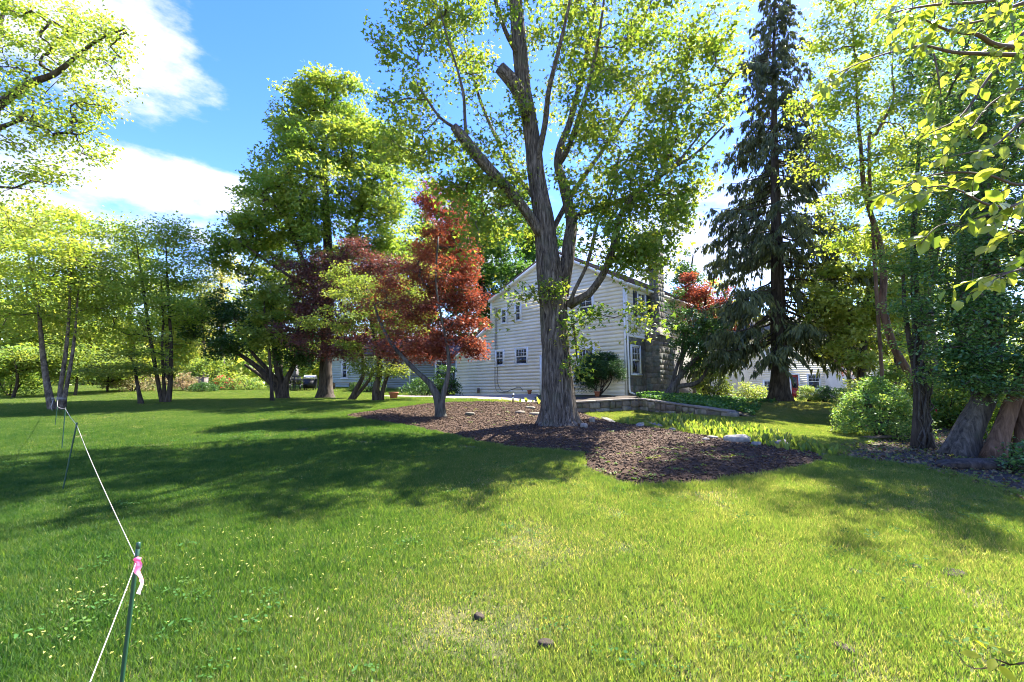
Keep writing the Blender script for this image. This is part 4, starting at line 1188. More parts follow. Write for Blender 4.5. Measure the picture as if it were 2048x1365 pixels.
def big_maple():
    Yb = 12.5; b = on_ground(1118, 855, Yb)
    tr = px_path(Yb, [(1118, 866, 77.9), (1117, 842, 67.2), (1116, 800, 63.8), (1113, 740, 58.0), (1110, 690, 54.6), (1108, 640, 53.8), (1107, 600, 57.1), (1101, 560, 53.8), (1094, 500, 45.4), (1088, 440, 41.2), (1079, 390, 36.1), (1071, 340, 33.6), (1066, 290, 31.9), (1057, 230, 30.2), (1047, 180, 30.2), (1041, 120, 30.2), (1036, 60, 28.6), (1031, 0, 26.0), (1028, -90, 22.7), (1024, -220, 17.6), (1030, -360, 11.8), (1026, -500, 5.9)])
    limbs = [px_path(Yb, [(q[0], q[1], q[2] * .86, *q[3:]) for q in l]) for l in [
        [(1122, 590, 34, .1), (1134, 530, 32, .15), (1140, 480, 30, .2), (1143, 440, 26, .3), (1128, 372, 24, .4), (1116, 330, 21, .5), (1122, 290, 17, .6), (1138, 250, 15, .7), (1150, 205, 14, .8), (1164, 150, 12, .9), (1182, 60, 10, 1), (1192, -40, 8, 1.1), (1200, -140, 5, 1.2)],
        [(1082, 470, 26, -.1), (1050, 420, 25, -.35), (1005, 366, 24, -.7), (982, 342, 26, -.85), (950, 306, 27, -1), (930, 280, 25, -1.1), (907, 253, 20, -1.2)],
        [(932, 282, 9, -1.1), (930, 240, 8, -1.15), (927, 190, 7, -1.2), (915, 140, 5, -1.25), (896, 80, 4, -1.3), (880, 20, 3, -1.4)],
        [(910, 256, 8, -1.2), (880, 236, 7, -1.4), (855, 200, 5, -1.5), (835, 170, 3, -1.6)],
        [(1055, 235, 30, -.1), (1040, 190, 32, -.2), (1018, 155, 34, -.3), (1000, 135, 30, -.38)],
        [(1138, 610, 24, -.1), (1160, 598, 19, -.25), (1178, 588, 18, -.4), (1204, 553, 17, -.6), (1221, 515, 16, -.8), (1232, 470, 15, -.9), (1240, 432, 12, -1), (1262, 400, 10, -1.1), (1300, 370, 8, -1.2), (1350, 330, 6, -1.4), (1400, 270, 4, -1.6)],
        [(1136, 615, 10, -.3), (1150, 580, 9, -.4), (1172, 535, 8, -.55), (1185, 490, 8, -.6), (1196, 445, 7, -.7), (1225, 380, 5, -.8), (1240, 300, 4, -.9)],
        [(1143, 440, 15, .3), (1170, 425, 12, .1), (1215, 411, 11, -.1), (1274, 386, 10, -.3), (1334, 344, 8, -.6), (1388, 310, 6, -.8), (1450, 250, 4, -1)],
        [(1090, 450, 16, .4), (1070, 400, 13, 1.0), (1020, 330, 10, 1.6), (960, 200, 7, 2.2), (930, 80, 4, 2.6)],
        [(1116, 330, 15, .5), (1135, 300, 14, .2), (1160, 230, 11, -.2), (1180, 160, 9, -.6), (1200, 60, 7, -1), (1215, -60, 4, -1.3)],
        [(1071, 340, 16, 0), (1090, 250, 14, -.6), (1098, 180, 12, -1.1), (1120, 90, 9, -1.7), (1150, -40, 6, -2.2)],
        [(1041, 120, 14, 0), (1010, 60, 11, -.5), (985, -20, 9, -.9), (960, -120, 5, -1.4)],
        [(1100, 470, 14, .3), (1150, 380, 12, 1.2), (1220, 280, 9, 2.0), (1300, 160, 6, 2.6), (1370, 60, 3, 3)],
        [(1146, 650, 6, -.3), (1152, 690, 5, -.35), (1154, 720, 4, -.35)],
    ]]
    R = rng_(101); B = []
    for a in [(860, 110, 12.0, 115, 120, 1.5, 46), (820, 260, 11.6, 70, 90, 1.1, 26), (900, 330, 12.0, 90, 70, 1.2, 22), (960, 60, 13.5, 110, 110, 1.6, 34), (900, -80, 12.5, 150, 90, 2.2, 30), (1040, -160, 12.5, 160, 110, 2.8, 40),
              (1180, -130, 12.0, 160, 110, 2.8, 40), (1220, 60, 12.2, 110, 110, 2.0, 54), (1330, 90, 12.4, 110, 110, 2.0, 52), (1430, 130, 12.0, 85, 90, 1.6, 34), (1260, 220, 11.6, 110, 90, 1.6, 52), (1370, 250, 11.6, 90, 75, 1.4, 38),
              (1300, 340, 11.4, 100, 60, 1.3, 34), (1200, 390, 11.8, 80, 70, 1.2, 24), (1330, 430, 11.3, 60, 50, 1.0, 16), (1240, 480, 11.4, 70, 45, 1.0, 16), (1270, 520, 11.2, 50, 40, .7, 9), (1180, 260, 13.2, 80, 100, 1.4, 30),
              (960, 420, 12.6, 90, 60, 1.3, 30), (900, 330, 12.8, 60, 40, 1.0, 8), (1020, 450, 12.9, 60, 45, .9, 12), (1130, 120, 13.6, 90, 120, 1.4, 32), (1010, 260, 12.9, 60, 90, 1.2, 24), (960, 500, 12.4, 70, 40, 1, 5),
              (1060, 30, 11.4, 90, 60, .9, 10), (1120, -40, 15.2, 300, 160, 1.3, 60)]:
        B.append(px_blob(*a))
    for a in [(1300, 460, 11.6, 80, 60, 1.0, 20), (1250, 420, 11.8, 90, 50, 1.0, 16), (1340, 380, 11.8, 90, 60, 1.2, 18), (1300, 520, 11.4, 60, 45, .8, 10), (1000, 380, 12.8, 60, 70, 1, 14), (920, 400, 13, 60, 40, 1, 10), (1180, 330, 12.4, 80, 60, 1, 14)]: B.append(px_blob(*a))
    # sprouts on the trunk
    for a in [(1095, 590, 12.0, 36, 26, 0.3, 4), (1075, 575, 12.1, 26, 34, 0.3, 3), (1160, 640, 11.9, 40, 20, 0.4, 3), (1205, 630, 11.7, 45, 16, 0.4, 3), (1128, 655, 12.0, 16, 45, 0.15, 3), (1020, 585, 12.2, 50, 40, 0.5, 2), (1290, 590, 11.4, 30, 40, 0.5, 3), (1010, 650, 12.0, 50, 24, 0.5, 1), (1165, 700, 12.1, 14, 40, 0.15, 3), (1150, 750, 12, 18, 20, 0.2, 2), (1300, 650, 11.4, 40, 25, 0.5, 3)]:
        B.append(px_blob(*a))
    T = blob_points(B, R, .35)
    tree("maple_tree", "big old maple with furrowed grey trunk rising from the mulch bed", "tree", None, b, [tr], limbs, T, (M_bark_maple, L_big),
         dict(n=48, size=.125, spread=(.27, .27, .20), shape="maple", droop=.45, tumble=.7), 102, r_tip=.006, lift=.06, wob=.12, trunk_sides=140, trunk_step=.1, disp=rootflare(.40, .62, .50, 5, .085, .9, seam=4.1, freq=17), twig_sides=5)
big_maple()


def simple_tree(name, label, cat, group, px, py, Y, trunk_px, blobs, mats, leaf, seed, limbs=(), r_tip=.01, R_=None, flare=.35, shell=.5, **kw):
    b = on_ground(px, py, Y); tr = [px_path(Y, t) for t in trunk_px]
    for t in tr: t[0][0][2] = min(t[0][0][2], _h(t[0][0][0], t[0][0][1]) - .08)
    R = rng_(seed); T = blob_points([px_blob(*a) if not isinstance(a[0], np.ndarray) else a for a in blobs], R, shell)
    r0 = R_ or tr[0][1][0]
    return tree(name, label, cat, group, b, tr, [px_path(Y, l) for l in limbs], T, mats, leaf, seed + 1, r_tip=r_tip, disp=rootflare(r0, flare, .5, 5, .05, seed), **kw)


def L_(n, size, spread, shape="diamond", droop=.3, tumble=.6, tone=0.0):
    return dict(n=n, size=size, spread=spread if isinstance(spread, tuple) else (spread, spread, spread * .7), shape=shape, droop=droop, tumble=tumble, tone=tone)


# bright Norway maple left of the house
simple_tree("norway_maple", "dense bright green maple with straight dark trunk, left of the house", "tree", None, 651, 797, 24,
            [[(651, 802, 31), (651, 770, 25), (652, 720, 24), (655, 640, 22), (658, 560, 20), (655, 480, 17), (652, 400, 14), (648, 320, 10), (650, 230, 6), (652, 170, 3)]],
            [(640, 210, 24, 55, 50, 1.6, 33), (600, 215, 24, 40, 42, 1.4, 18), (700, 240, 24, 55, 48, 1.8, 28), (575, 275, 23.5, 42, 36, 1.5, 18), (640, 300, 23, 80, 50, 2.2, 46), (735, 310, 24, 75, 60, 2.4, 49), (790, 330, 25, 55, 60, 2.2, 31), (560, 350, 23.5, 60, 40, 1.8, 31), (650, 380, 22.5, 95, 50, 2.6, 54), (760, 400, 23.5, 80, 60, 2.4, 52), (530, 400, 24, 50, 40, 1.7, 23), (560, 450, 23, 80, 48, 2.2, 44), (500, 470, 24, 55, 34, 1.7, 26), (680, 470, 23, 100, 50, 2.5, 52), (790, 470, 24.5, 75, 55, 2.2, 39), (460, 495, 24, 38, 26, 1.3, 13), (520, 520, 24, 70, 40, 2, 31), (620, 550, 24, 90, 40, 2.2, 33), (740, 550, 24.5, 100, 50, 2.2, 39), (580, 610, 23.2, 55, 40, 1.4, 23), (650, 160, 24, 26, 14, 0.8, 6), (700, 195, 24, 50, 26, 1.4, 15), (590, 190, 24, 26, 18, 0.8, 7), (770, 280, 24.5, 60, 40, 1.8, 28), (600, 280, 23, 50, 40, 1.6, 20), (570, 400, 22.4, 60, 40, 1.6, 23), (520, 460, 22.6, 50, 34, 1.4, 18), (620, 430, 22, 60, 40, 1.4, 20), (440, 520, 23.6, 30, 20, 1, 9), (830, 540, 26, 60, 60, 1.6, 18)],
            (M_bark_dark, L_norway), L_(72, .19, (.40, .40, .22), "maple", .3, .5), 111, limbs=[[(652, 640, 14), (620, 560, 11, -.5), (590, 480, 9, -1), (560, 400, 5, -1.4)], [(655, 560, 12), (700, 480, 9, .5), (730, 400, 7, .8), (760, 330, 4, 1)], [(654, 600, 10), (590, 560, 8, -1), (530, 520, 5, -1.5), (490, 490, 3, -1.8)]],
            r_tip=.014, flare=.55, twig_sides=4)

# red and purple Japanese maple in front of the lean-to
simple_tree("japanese_maple", "small red leaved maple with leaning trunks in the mulch, beside the white house", "tree", None, 881, 842, 13.8,
            [[(882, 846, 19), (879, 815, 17), (872, 788, 15), (860, 768, 12), (838, 748, 10, .1), (812, 722, 9, .2), (785, 690, 8, .4), (765, 655, 6, .5), (748, 610, 4, .6)], [(884, 846, 13), (884, 800, 12), (893, 765, 9), (898, 725, 8), (892, 680, 6), (880, 620, 5), (872, 560, 4), (876, 480, 3)]],
            [(880, 420, 15.6, 42, 45, .8, 20), (905, 465, 15.4, 45, 40, .8, 18), (880, 500, 15.2, 50, 40, .9, 20), (925, 530, 15.0, 34, 44, .6, 18), (890, 560, 14.6, 60, 45, .9, 26), (945, 590, 14.6, 26, 36, .5, 12), (925, 640, 14.4, 46, 32, .6, 20), (880, 640, 14.4, 55, 45, .9, 20), (905, 695, 14.2, 50, 22, .6, 15),
             (835, 560, 14.6, 40, 40, .8, 9), (955, 700, 14.2, 22, 10, .3, 4), (860, 700, 14.4, 50, 25, .6, 14), (860, 390, 15.6, 30, 24, .6, 9), (905, 410, 15.6, 26, 22, .5, 7), (930, 480, 15.2, 26, 24, .5, 8), (845, 610, 14.4, 40, 40, .8, 14), (800, 560, 15, 45, 26, .8, 10), (940, 690, 14.2, 36, 16, .4, 8), (810, 640, 14.4, 50, 40, .8, 14), (790, 690, 14.2, 50, 26, .7, 10), (840, 500, 15, 40, 40, .8, 10), (740, 600, 14.6, 50, 40, .8, 8)],
            (M_bark_grey, L_red), L_(120, .095, (.23, .23, .13), "finger", .35, .6), 121, r_tip=.006, twig_sides=4)
simple_tree("purple_maple", "dark purple leaved maple spreading low in front of the bright green maple", "tree", None, 700, 800, 21,
            [[(700, 803, 10), (712, 780, 9), (728, 745, 8), (722, 700, 7), (700, 650, 5), (680, 600, 4), (670, 540, 2)], [(702, 800, 7), (738, 760, 6), (768, 700, 5), (780, 620, 4), (770, 560, 2)]],
            [(650, 540, 21, 55, 36, 1.2, 20), (720, 520, 21, 60, 34, 1.2, 22), (610, 590, 21, 45, 40, 1.2, 18), (680, 600, 20.5, 70, 45, 1.6, 26), (770, 540, 21, 55, 35, 1.2, 14), (600, 660, 20.5, 40, 34, 1.0, 14), (660, 680, 20.2, 60, 36, 1.4, 22), (740, 640, 20.6, 60, 40, 1.4, 14), (790, 640, 20.2, 55, 40, 1.2, 14), (820, 600, 20.2, 40, 40, 1, 12), (720, 700, 20.2, 60, 24, 1, 14), (810, 700, 20, 55, 30, 1, 16), (860, 680, 20, 50, 40, 1, 12), (640, 640, 20.4, 50, 30, 1, 14), (850, 560, 20.6, 60, 50, 1, 12), (700, 560, 20.8, 90, 30, 1.2, 16), (600, 540, 21, 30, 24, .8, 8)],
            (M_bark_dark, L_purple), L_(140, .12, (.34, .34, .18), "finger", .3, .6), 131, r_tip=.008, twig_sides=4)
simple_tree("dogwood_tree", "yellow green small tree with layered crown between purple and red maples", "tree", None, 757, 797, 19.5,
            [[(757, 801, 17), (752, 778, 13), (760, 740, 11), (752, 690, 8), (742, 640, 8), (735, 590, 5), (730, 550, 3)], [(760, 800, 8), (772, 760, 7), (800, 700, 5), (820, 650, 3), (815, 590, 3)]],
            [(675, 545, 18.6, 30, 22, .5, 7), (735, 575, 18.4, 60, 26, .9, 16), (690, 610, 18, 55, 26, .8, 14), (780, 600, 18.2, 55, 34, .9, 15), (730, 640, 17.8, 70, 24, 1.0, 18), (650, 650, 18, 40, 22, .8, 9), (790, 655, 17.8, 60, 25, .9, 14), (700, 690, 18, 50, 20, .8, 9), (850, 610, 17.6, 35, 40, .7, 10), (745, 735, 19, 45, 22, .8, 14), (790, 745, 18.6, 26, 20, .5, 8), (840, 560, 17.8, 40, 40, .8, 8)],
            (M_bark_dark, L_dogwood), L_(105, .10, (.30, .30, .10), "oval", .2, .4), 141, r_tip=.007, lift=.02, twig_sides=4)
# dark yew with many stems
simple_tree("yew_tree", "dark spreading evergreen with fan of bare stems, left of the straight trunk", "tree", None, 562, 797, 23.5,
            [[(566, 801, 22), (558, 780, 17), (540, 760, 13), (515, 735, 11), (480, 710, 8), (440, 690, 5)], [(566, 801, 20), (562, 770, 16), (555, 735, 13), (548, 690, 9), (545, 640, 6)], [(568, 801, 16), (562, 775, 12), (535, 740, 9, -.4), (500, 700, 6, -.6), (470, 650, 4, -.7)], [(570, 801, 14), (572, 765, 11), (590, 725, 9), (600, 680, 6), (610, 640, 4)], [(566, 801, 12), (552, 778, 9), (522, 752, 7, .4), (490, 730, 5, .6)]],
            [(430, 655, 23.5, 48, 40, 1.4, 26), (475, 610, 23.5, 50, 34, 1.4, 26), (530, 590, 24, 60, 30, 1.5, 26), (500, 660, 23, 60, 45, 1.6, 34), (560, 650, 23.4, 55, 50, 1.6, 30), (600, 690, 23, 40, 34, 1.2, 24), (620, 640, 24, 40, 40, 1.2, 18), (420, 610, 24, 30, 34, 1, 12), (460, 700, 23, 50, 18, 1.2, 18), (390, 650, 23.5, 22, 30, .8, 9), (580, 720, 23, 44, 16, 1, 14)],
            (M_bark_dark, L_dark), L_(105, .13, (.26, .26, .17), "diamond", .2, .8), 151, r_tip=.009, flare=.2, twig_sides=4)
simple_tree("young_maple", "patch of fresh green young maple leaves in front of the dark evergreen", "tree", None, 540, 800, 21.5,
            [[(545, 803, 7), (542, 760, 6), (538, 700, 5), (530, 640, 4), (528, 590, 2)]],
            [(515, 600, 21.4, 28, 22, .5, 9), (545, 620, 21.3, 42, 34, .8, 18), (520, 660, 21.2, 40, 32, .7, 16), (555, 665, 21.2, 26, 28, .6, 9), (510, 690, 21.2, 22, 14, .4, 5), (540, 575, 21.5, 30, 16, .5, 6)],
            (M_bark_dark, L_norway), L_(70, .14, (.26, .26, .12), "maple", .4, .4, .1), 161, r_tip=.006, twig_sides=4)

# river birches, left
simple_tree("river_birch", "three-stemmed birch with peeling bark at the far end of the white cord", "tree", "multi-stemmed birches on the left lawn", 103, 822, 17.5,
            [[(108, 828, 15), (98, 790, 12), (88, 730, 10), (82, 670, 8), (76, 610, 5), (62, 540, 4), (50, 470, 2)], [(118, 826, 10), (122, 770, 8), (132, 700, 7), (138, 630, 5), (140, 560, 5), (142, 490, 3), (146, 440, 1.5)], [(124, 826, 10), (132, 780, 7), (146, 700, 6), (152, 640, 4), (158, 560, 2)]],
            [(20, 450, 17.5, 60, 34, 2, 20), (80, 440, 17.5, 60, 30, 2, 18), (140, 460, 17.5, 55, 36, 1.8, 22), (180, 500, 17.5, 40, 45, 1.6, 22), (30, 520, 17, 70, 45, 2.2, 30), (110, 520, 17, 70, 45, 2.2, 30), (60, 590, 17, 80, 45, 2.3, 30), (150, 590, 17.3, 60, 45, 2, 24), (20, 650, 17.5, 70, 40, 2, 14), (110, 660, 17.5, 80, 40, 2.2, 12), (190, 570, 18, 40, 50, 1.5, 16), (60, 500, 18.5, 120, 60, 1, 24), (100, 600, 18.8, 110, 70, 1, 24), (-60, 560, 17.5, 70, 120, 2, 30)],
            (M_bark_birch, L_birch), L_(105, .11, (.46, .46, .17), "diamond", .35, .5), 171, flare=.18, r_tip=.007, lift=.03, twig_sides=4)
simple_tree("river_birch", "three-stemmed birch with thin darker trunks, nearer the dark evergreen", "tree", "multi-stemmed birches on the left lawn", 332, 807, 21,
            [[(326, 810, 9), (318, 775, 7), (308, 720, 7), (298, 660, 6), (288, 590, 5), (278, 520, 3), (270, 470, 1.5)], [(336, 810, 10), (341, 760, 8), (342, 690, 7), (338, 620, 5), (334, 550, 4), (332, 490, 2)], [(330, 810, 8), (328, 770, 6), (324, 700, 5), (326, 640, 4), (322, 560, 2)]],
            [(250, 475, 21, 40, 26, 1.6, 16), (310, 480, 21, 40, 30, 1.6, 18), (355, 480, 21, 36, 32, 1.6, 16), (230, 530, 21, 45, 40, 1.8, 22), (300, 550, 20.5, 60, 40, 2.1, 26), (370, 540, 21, 45, 40, 1.8, 20), (260, 610, 20.5, 60, 40, 2, 26), (340, 620, 20.5, 60, 40, 2, 26), (300, 680, 20.5, 80, 36, 2, 12), (230, 660, 20.5, 40, 40, 1.6, 8), (385, 600, 21.5, 30, 50, 1.2, 12), (300, 510, 22, 90, 40, 1, 20), (310, 600, 22.4, 90, 60, 1, 22), (340, 455, 21, 20, 16, .7, 5), (245, 450, 21, 20, 14, .7, 4)],
            (M_bark_dark, L_birch), L_(100, .12, (.50, .50, .18), "diamond", .35, .5, -.12), 181, flare=.15, r_tip=.008, lift=.03, twig_sides=4)
simple_tree("dogwood_tree", "slim leaning tree with flat dark green crown on the left lawn", "tree", None, 281, 811, 20,
            [[(283, 813, 8), (279, 790, 7), (274, 765, 6), (270, 740, 5), (262, 715, 3)]],
            [(250, 740, 20, 60, 12, 1.4, 18), (300, 735, 20, 45, 12, 1.3, 14), (210, 745, 20, 40, 10, 1.2, 10), (270, 715, 20, 50, 12, 1.3, 12)],
            (M_bark_dark, L_bg), L_(94, .10, (.38, .38, .07), "diamond", .1, .35), 191, r_tip=.006, lift=.0, twig_sides=4)


# background planting beyond the left lawn
def wood(name, label, group, px, base_py, Y, top_py, half_px, mats, seed, n_l=9, per=9, leaf=(46, .26, .6), low=.25, cat="tree", tilt=0, shape="diamond", tone=0):
    R = rng_(seed); b = on_ground(px, base_py, Y); top = P(px + tilt, top_py, Y); h = top[2] - b[2]; w = half_px * Y / F
    tr = (np.array([b - [0, 0, .2], b + [R.normal() * .1, 0, h * .3], b + [R.normal() * .3 + (top[0] - b[0]) * .6, R.normal() * .2, h * .65], top - [0, 0, h * .1]]), np.array([.022, .016, .009, .002]) * h + .02)
    c = (b + top) / 2; c[2] = b[2] + h * (low + (1 - low) * .5); c[0] = (b[0] + top[0]) / 2
    T = blob_points(lumps(c, np.array([w, w, h * (1 - low) * .5]), n_l, R, .5, per), R, .5); T = T[T[:, 2] > b[2] + .4]
    return tree(name, label, cat, group, b, [tr], [], T, mats, L_(int(leaf[0]*1.9), leaf[1], (leaf[2], leaf[2], leaf[2] * .4), shape, .25, .5, tone), seed + 1, r_tip=.016, twig_sides=3, segs=3, trunk_sides=10)

gW = "trees beyond the left lawn"
labs = ['woodland tree at the far left edge beyond the lawn, tallest of its belt', "woodland tree behind the left birch's outer stem", 'yellow green woodland tree behind the three-stemmed birch', 'woodland tree rising in the gap between the two birches', "yellow green woodland tree just left of the second birch's top", 'woodland tree directly behind the second birch', 'tall woodland tree right of the second birch, beside the pale tree', 'yellow green woodland tree outside the left edge', 'lower woodland tree behind the layered light green tree', 'lower yellow green woodland tree behind the dark based shrub tree', 'most distant woodland tree at the left edge']
for i, (px, Y, top, half, m, low) in enumerate([(-140, 44, 360, 130, L_bg, .1), (-20, 48, 430, 110, L_bg, .1), (70, 50, 470, 90, L_birch, .1), (170, 46, 520, 90, L_bg, .08), (255, 52, 500, 80, L_birch, .1), (330, 48, 560, 80, L_bg, .08),
                                        (400, 54, 540, 75, L_bg, .1), (-260, 40, 300, 140, L_birch, .1), (120, 42, 590, 80, L_bg, .06), (20, 40, 620, 80, L_birch, .06), (-90, 60, 380, 120, L_bg, .1)]):
    wood("woodland_tree", labs[i], gW, px, 780, Y, top, half, (M_bark_dark, m), 300 + 7 * i, 10, 9, (46, .30, .7), low)
wood("pale_tree", "pale yellow tree just coming into leaf behind the dark evergreen", None, 440, 778, 50, 492, 60, (M_bark_grey, L_bgpale), 401, 9, 8, (34, .26, .6), .15)
wood("dark_tree", "tall dark green tree rising behind the roof of the white house", None, 965, 770, 42, 330, 120, (M_bark_dark, L_deep), 411, 14, 14, (64, .32, .7), .12)
wood("dark_tree", "dark green tree showing just left of the maple trunk above the roof", None, 1050, 770, 48, 390, 100, (M_bark_dark, L_deep), 415, 13, 13, (60, .34, .7), .12)
wood("dark_tree", "dark green tree behind the red maple, left of the gable", None, 850, 772, 44, 430, 90, (M_bark_dark, L_deep), 421, 14, 13, (60, .32, .7), .12)
wood("shade_tree", "green tree filling the gap behind the grey green cottage", None, 740, 772, 48, 470, 110, (M_bark_dark, L_bg), 431, 11, 9, (50, .32, .7), .1)
wood("shade_tree", "mid green tree behind the dark multi-stemmed evergreen", None, 560, 774, 46, 560, 90, (M_bark_dark, L_bg), 441, 10, 9, (50, .30, .7), .08)
wood("thin_conifer", "thin bluish conifer rising right of the chimney", None, 1385, 790, 36, 480, 40, (M_bark_dark, L_dark), 451, 8, 9, (40, .20, .5), .15, tone=.2)
wood("yard_tree", "yellow green tree behind the red tree and the spruce", None, 1455, 790, 50, 560, 70, (M_bark_dark, L_birch), 461, 9, 9, (46, .28, .6), .08)
wood("yard_tree", "light green tree beyond the neighbouring white house", None, 1660, 792, 60, 480, 95, (M_bark_dark, L_bg), 471, 10, 9, (46, .34, .8), .1)
wood("yard_tree", "green tree at the back right, behind the leaning slim tree", None, 1800, 800, 40, 440, 110, (M_bark_dark, L_bg), 481, 11, 10, (50, .30, .7), .05)
wood("yard_tree", "broad green tree closing the view at the far right", None, 1960, 810, 30, 330, 150, (M_bark_dark, L_bg), 491, 12, 10, (50, .26, .7), .03)
wood("maroon_tree", "small maroon leaved tree in front of the neighbouring white house", None, 1705, 806, 30, 640, 40, (M_bark_dark, L_purple), 501, 7, 7, (40, .16, .35), .3)

# spreading layered dogwoods at the lawn's far edge
for i, (px, py, Y, hw, top, labl) in enumerate([(150, 786, 27, 75, 690, "low layered light green tree seen between the birch trunks"), (25, 790, 25, 70, 690, "dark based spreading shrub tree at the left edge of the lawn"), (215, 783, 30, 60, 715, "small layered tree left of the slim leaning tree")]):
    wood("layered_tree", labl, None, px, py, Y, top, hw, (M_bark_dark, L_dogwood if i != 1 else L_bg), 520 + 9 * i, 9, 9, (50, .15, .5), .35, tone=-.1)


def shrub(name, label, group, c, r, mat, n, size, seed, stems=6, shape="diamond", cat="shrub", bark=None, spread=.12, per=30, tone=0, flowers=None, h0=0.0, shell=.7, r_tip=.006):
    """low plant: several stems from the ground into a rounded crown"""
    R = rng_(seed); c = np.asarray(c, float); base = np.array([c[0], c[1], _h(c[0], c[1])]); T = []
    u = nrm(R.normal(size=(n, 3))); u[:, 2] = np.abs(u[:, 2]) if h0 == 0 else u[:, 2]
    q = np.where(R.random(n) < shell, R.uniform(.8, 1, n), R.random(n) ** .4)
    wob = 1 + .28 * (fbm(u * 1.7 + seed, 2) - .5)
    T = base + np.array([0, 0, h0 + (r[2] if h0 else .05)]) + u * (q * wob)[:, None] * np.asarray(r)
    st = []
    for k in range(stems):
        a = R.random() * 6.28; d = R.uniform(.25, .6); e = base + np.array([math.cos(a) * r[0] * d, math.sin(a) * r[1] * d, (h0 + r[2]) * R.uniform(.5, .9)])
        st.append((np.array([base + [math.cos(a) * .06, math.sin(a) * .06, -.06], (base + e) / 2 + R.normal(size=3) * .06 * r[0], e]), np.array([.032, .022, .010]) * min(1.4, r[2] + .3)))
    root = tree(name, label, cat, group, base, st, [], T, (bark or M_bark_dark, mat), L_(int(per*1.5), size, spread, shape, .1, .9, tone), seed + 1, r_tip=r_tip, twig_sides=3, segs=3, trunk_sides=6, crown="foliage")
    if flowers is not None:
        fm, nf, fs = flowers; k = R.integers(0, n, nf); pos = (T[k] - base) * 1.04 + R.normal(size=(nf, 3)) * .06
        foliage("flowers", pos, R.normal(size=(nf, 3)), R.normal(size=(nf, 3)) + [0, 0, 1], np.full(nf, fs) * R.uniform(.6, 1.3, nf), "oval", R.random(nf), fm, root)
    return root

def gp(px, Y, py=790):
    p = P(px, py, Y); return (p[0], p[1], _h(p[0], p[1]))

shrub("pieris_bush", "wide cream and pink tinged bush behind the slim leaning tree", None, gp(265, 31), (2.1, 1.2, 1.35), L_pieris, 90, .10, 601, flowers=None, per=34, spread=.2)
shrub("pieris_bush", "pinkish orange bush between the second birch and the grey box", None, gp(368, 32), (1.0, .8, 1.15), L_pieris, 50, .10, 603, per=34, spread=.17, tone=.15)
shrub("azalea_bush", "green bush right of the grey box, topped with red flowers", None, gp(448, 33), (1.0, .9, .95), L_bush, 60, .09, 605, flowers=(L_redflower, 260, .11), per=36, spread=.16)
shrub("garden_bush", "grey green rounded bush left of the dark evergreen's stems", None, gp(495, 33), (1.1, .9, .9), L_bush, 60, .09, 607, per=36, spread=.16, tone=.2)
shrub("garden_bush", "low dark green bush in front of the grey box", None, gp(405, 31), (.9, .7, .55), L_dark, 50, .09, 609, per=36, spread=.14, tone=.3)
shrub("garden_bush", "tall leafy bush rising behind the grey box", None, gp(420, 38), (2.4, 1.2, 2.6), L_bg, 110, .18, 611, per=34, spread=.3, tone=-.1)
shrub("garden_bush", "broad green bush beyond the lawn between the two birches", None, gp(185, 40), (3.0, 1.4, 2.2), L_bg, 110, .2, 613, per=34, spread=.32)
shrub("garden_bush", "dark bush at the far left edge of the lawn", None, gp(20, 27), (1.9, 1.2, 1.7), L_bg, 90, .13, 615, per=36, spread=.25, tone=-.25)
shrub("garden_bush", "grey green bush at the foot of the cottage wall", None, gp(735, 31), (1.2, .8, .9), L_bush, 50, .1, 617, per=34, spread=.17)
shrub("garden_bush", "dark bush in the shade against the grey wing", None, gp(850, 28), (1.5, .9, 1.0), L_dark, 60, .1, 619, per=36, spread=.2, tone=.3)
shrub("garden_bush", "dark shrub filling the corner left of the white lean-to", None, gp(893, 27.5), (.8, .7, 1.9), L_dark, 50, .11, 621, per=34, spread=.2, tone=.15)

# clipped dome against the gable wall: crown of needles on bare twisted stems
def dome_yew():
    R = rng_(631); c = hp(.92, -.95, 0); base = np.array([c[0], c[1], float(TZ(np.array([c[0]]), np.array([c[1]]))[0])])
    n = 150; u = nrm(R.normal(size=(n, 3))); u[:, 2] = np.where(u[:, 2] < -.15, -u[:, 2], u[:, 2])
    rad = R.uniform(.84, 1.0, n); side = (u @ HU) * 1.0
    T = base + np.array([0, 0, .90]) + (HU[None] * (u @ HU)[:, None] * 1.24 + HV[None] * (u @ HV)[:, None] * .9 + np.array([0, 0, 1.0])[None] * u[:, 2:3] * (1.12 - .40 * np.clip(u @ HU, -.2, 1))[:, None]) * rad[:, None]
    left = base + HU * .75 + np.array([0, 0, .72]) + R.normal(size=(40, 3)) * np.array([.33, .33, .22]); T = np.concatenate([T, left])
    st = []
    for k in range(7):
        a = R.random() * 6.28; e = base + HU * math.cos(a) * .75 + HV * math.sin(a) * .5 + np.array([0, 0, R.uniform(.9, 1.4)])
        mid = (base + e) / 2 + R.normal(size=3) * .16; q = (mid + e) / 2 + R.normal(size=3) * .12
        st.append((np.array([base + [math.cos(a) * .1, math.sin(a) * .1, -.08], (base + mid) / 2 + R.normal(size=3) * .08, mid, q, e]), np.array([.034, .03, .025, .02, .012])))
    tree("clipped_yew", "dome clipped dark yew on bare twisted stems against the gable wall", "shrub", None, base, st, [], T, (M_bark_dark, L_yew),
         L_(210, .08, (.16, .16, .10), "spray", -.2, .9), 632, r_tip=.006, twig_sides=4, segs=3, trunk_sides=7, along=.35, crown="foliage")
dome_yew()

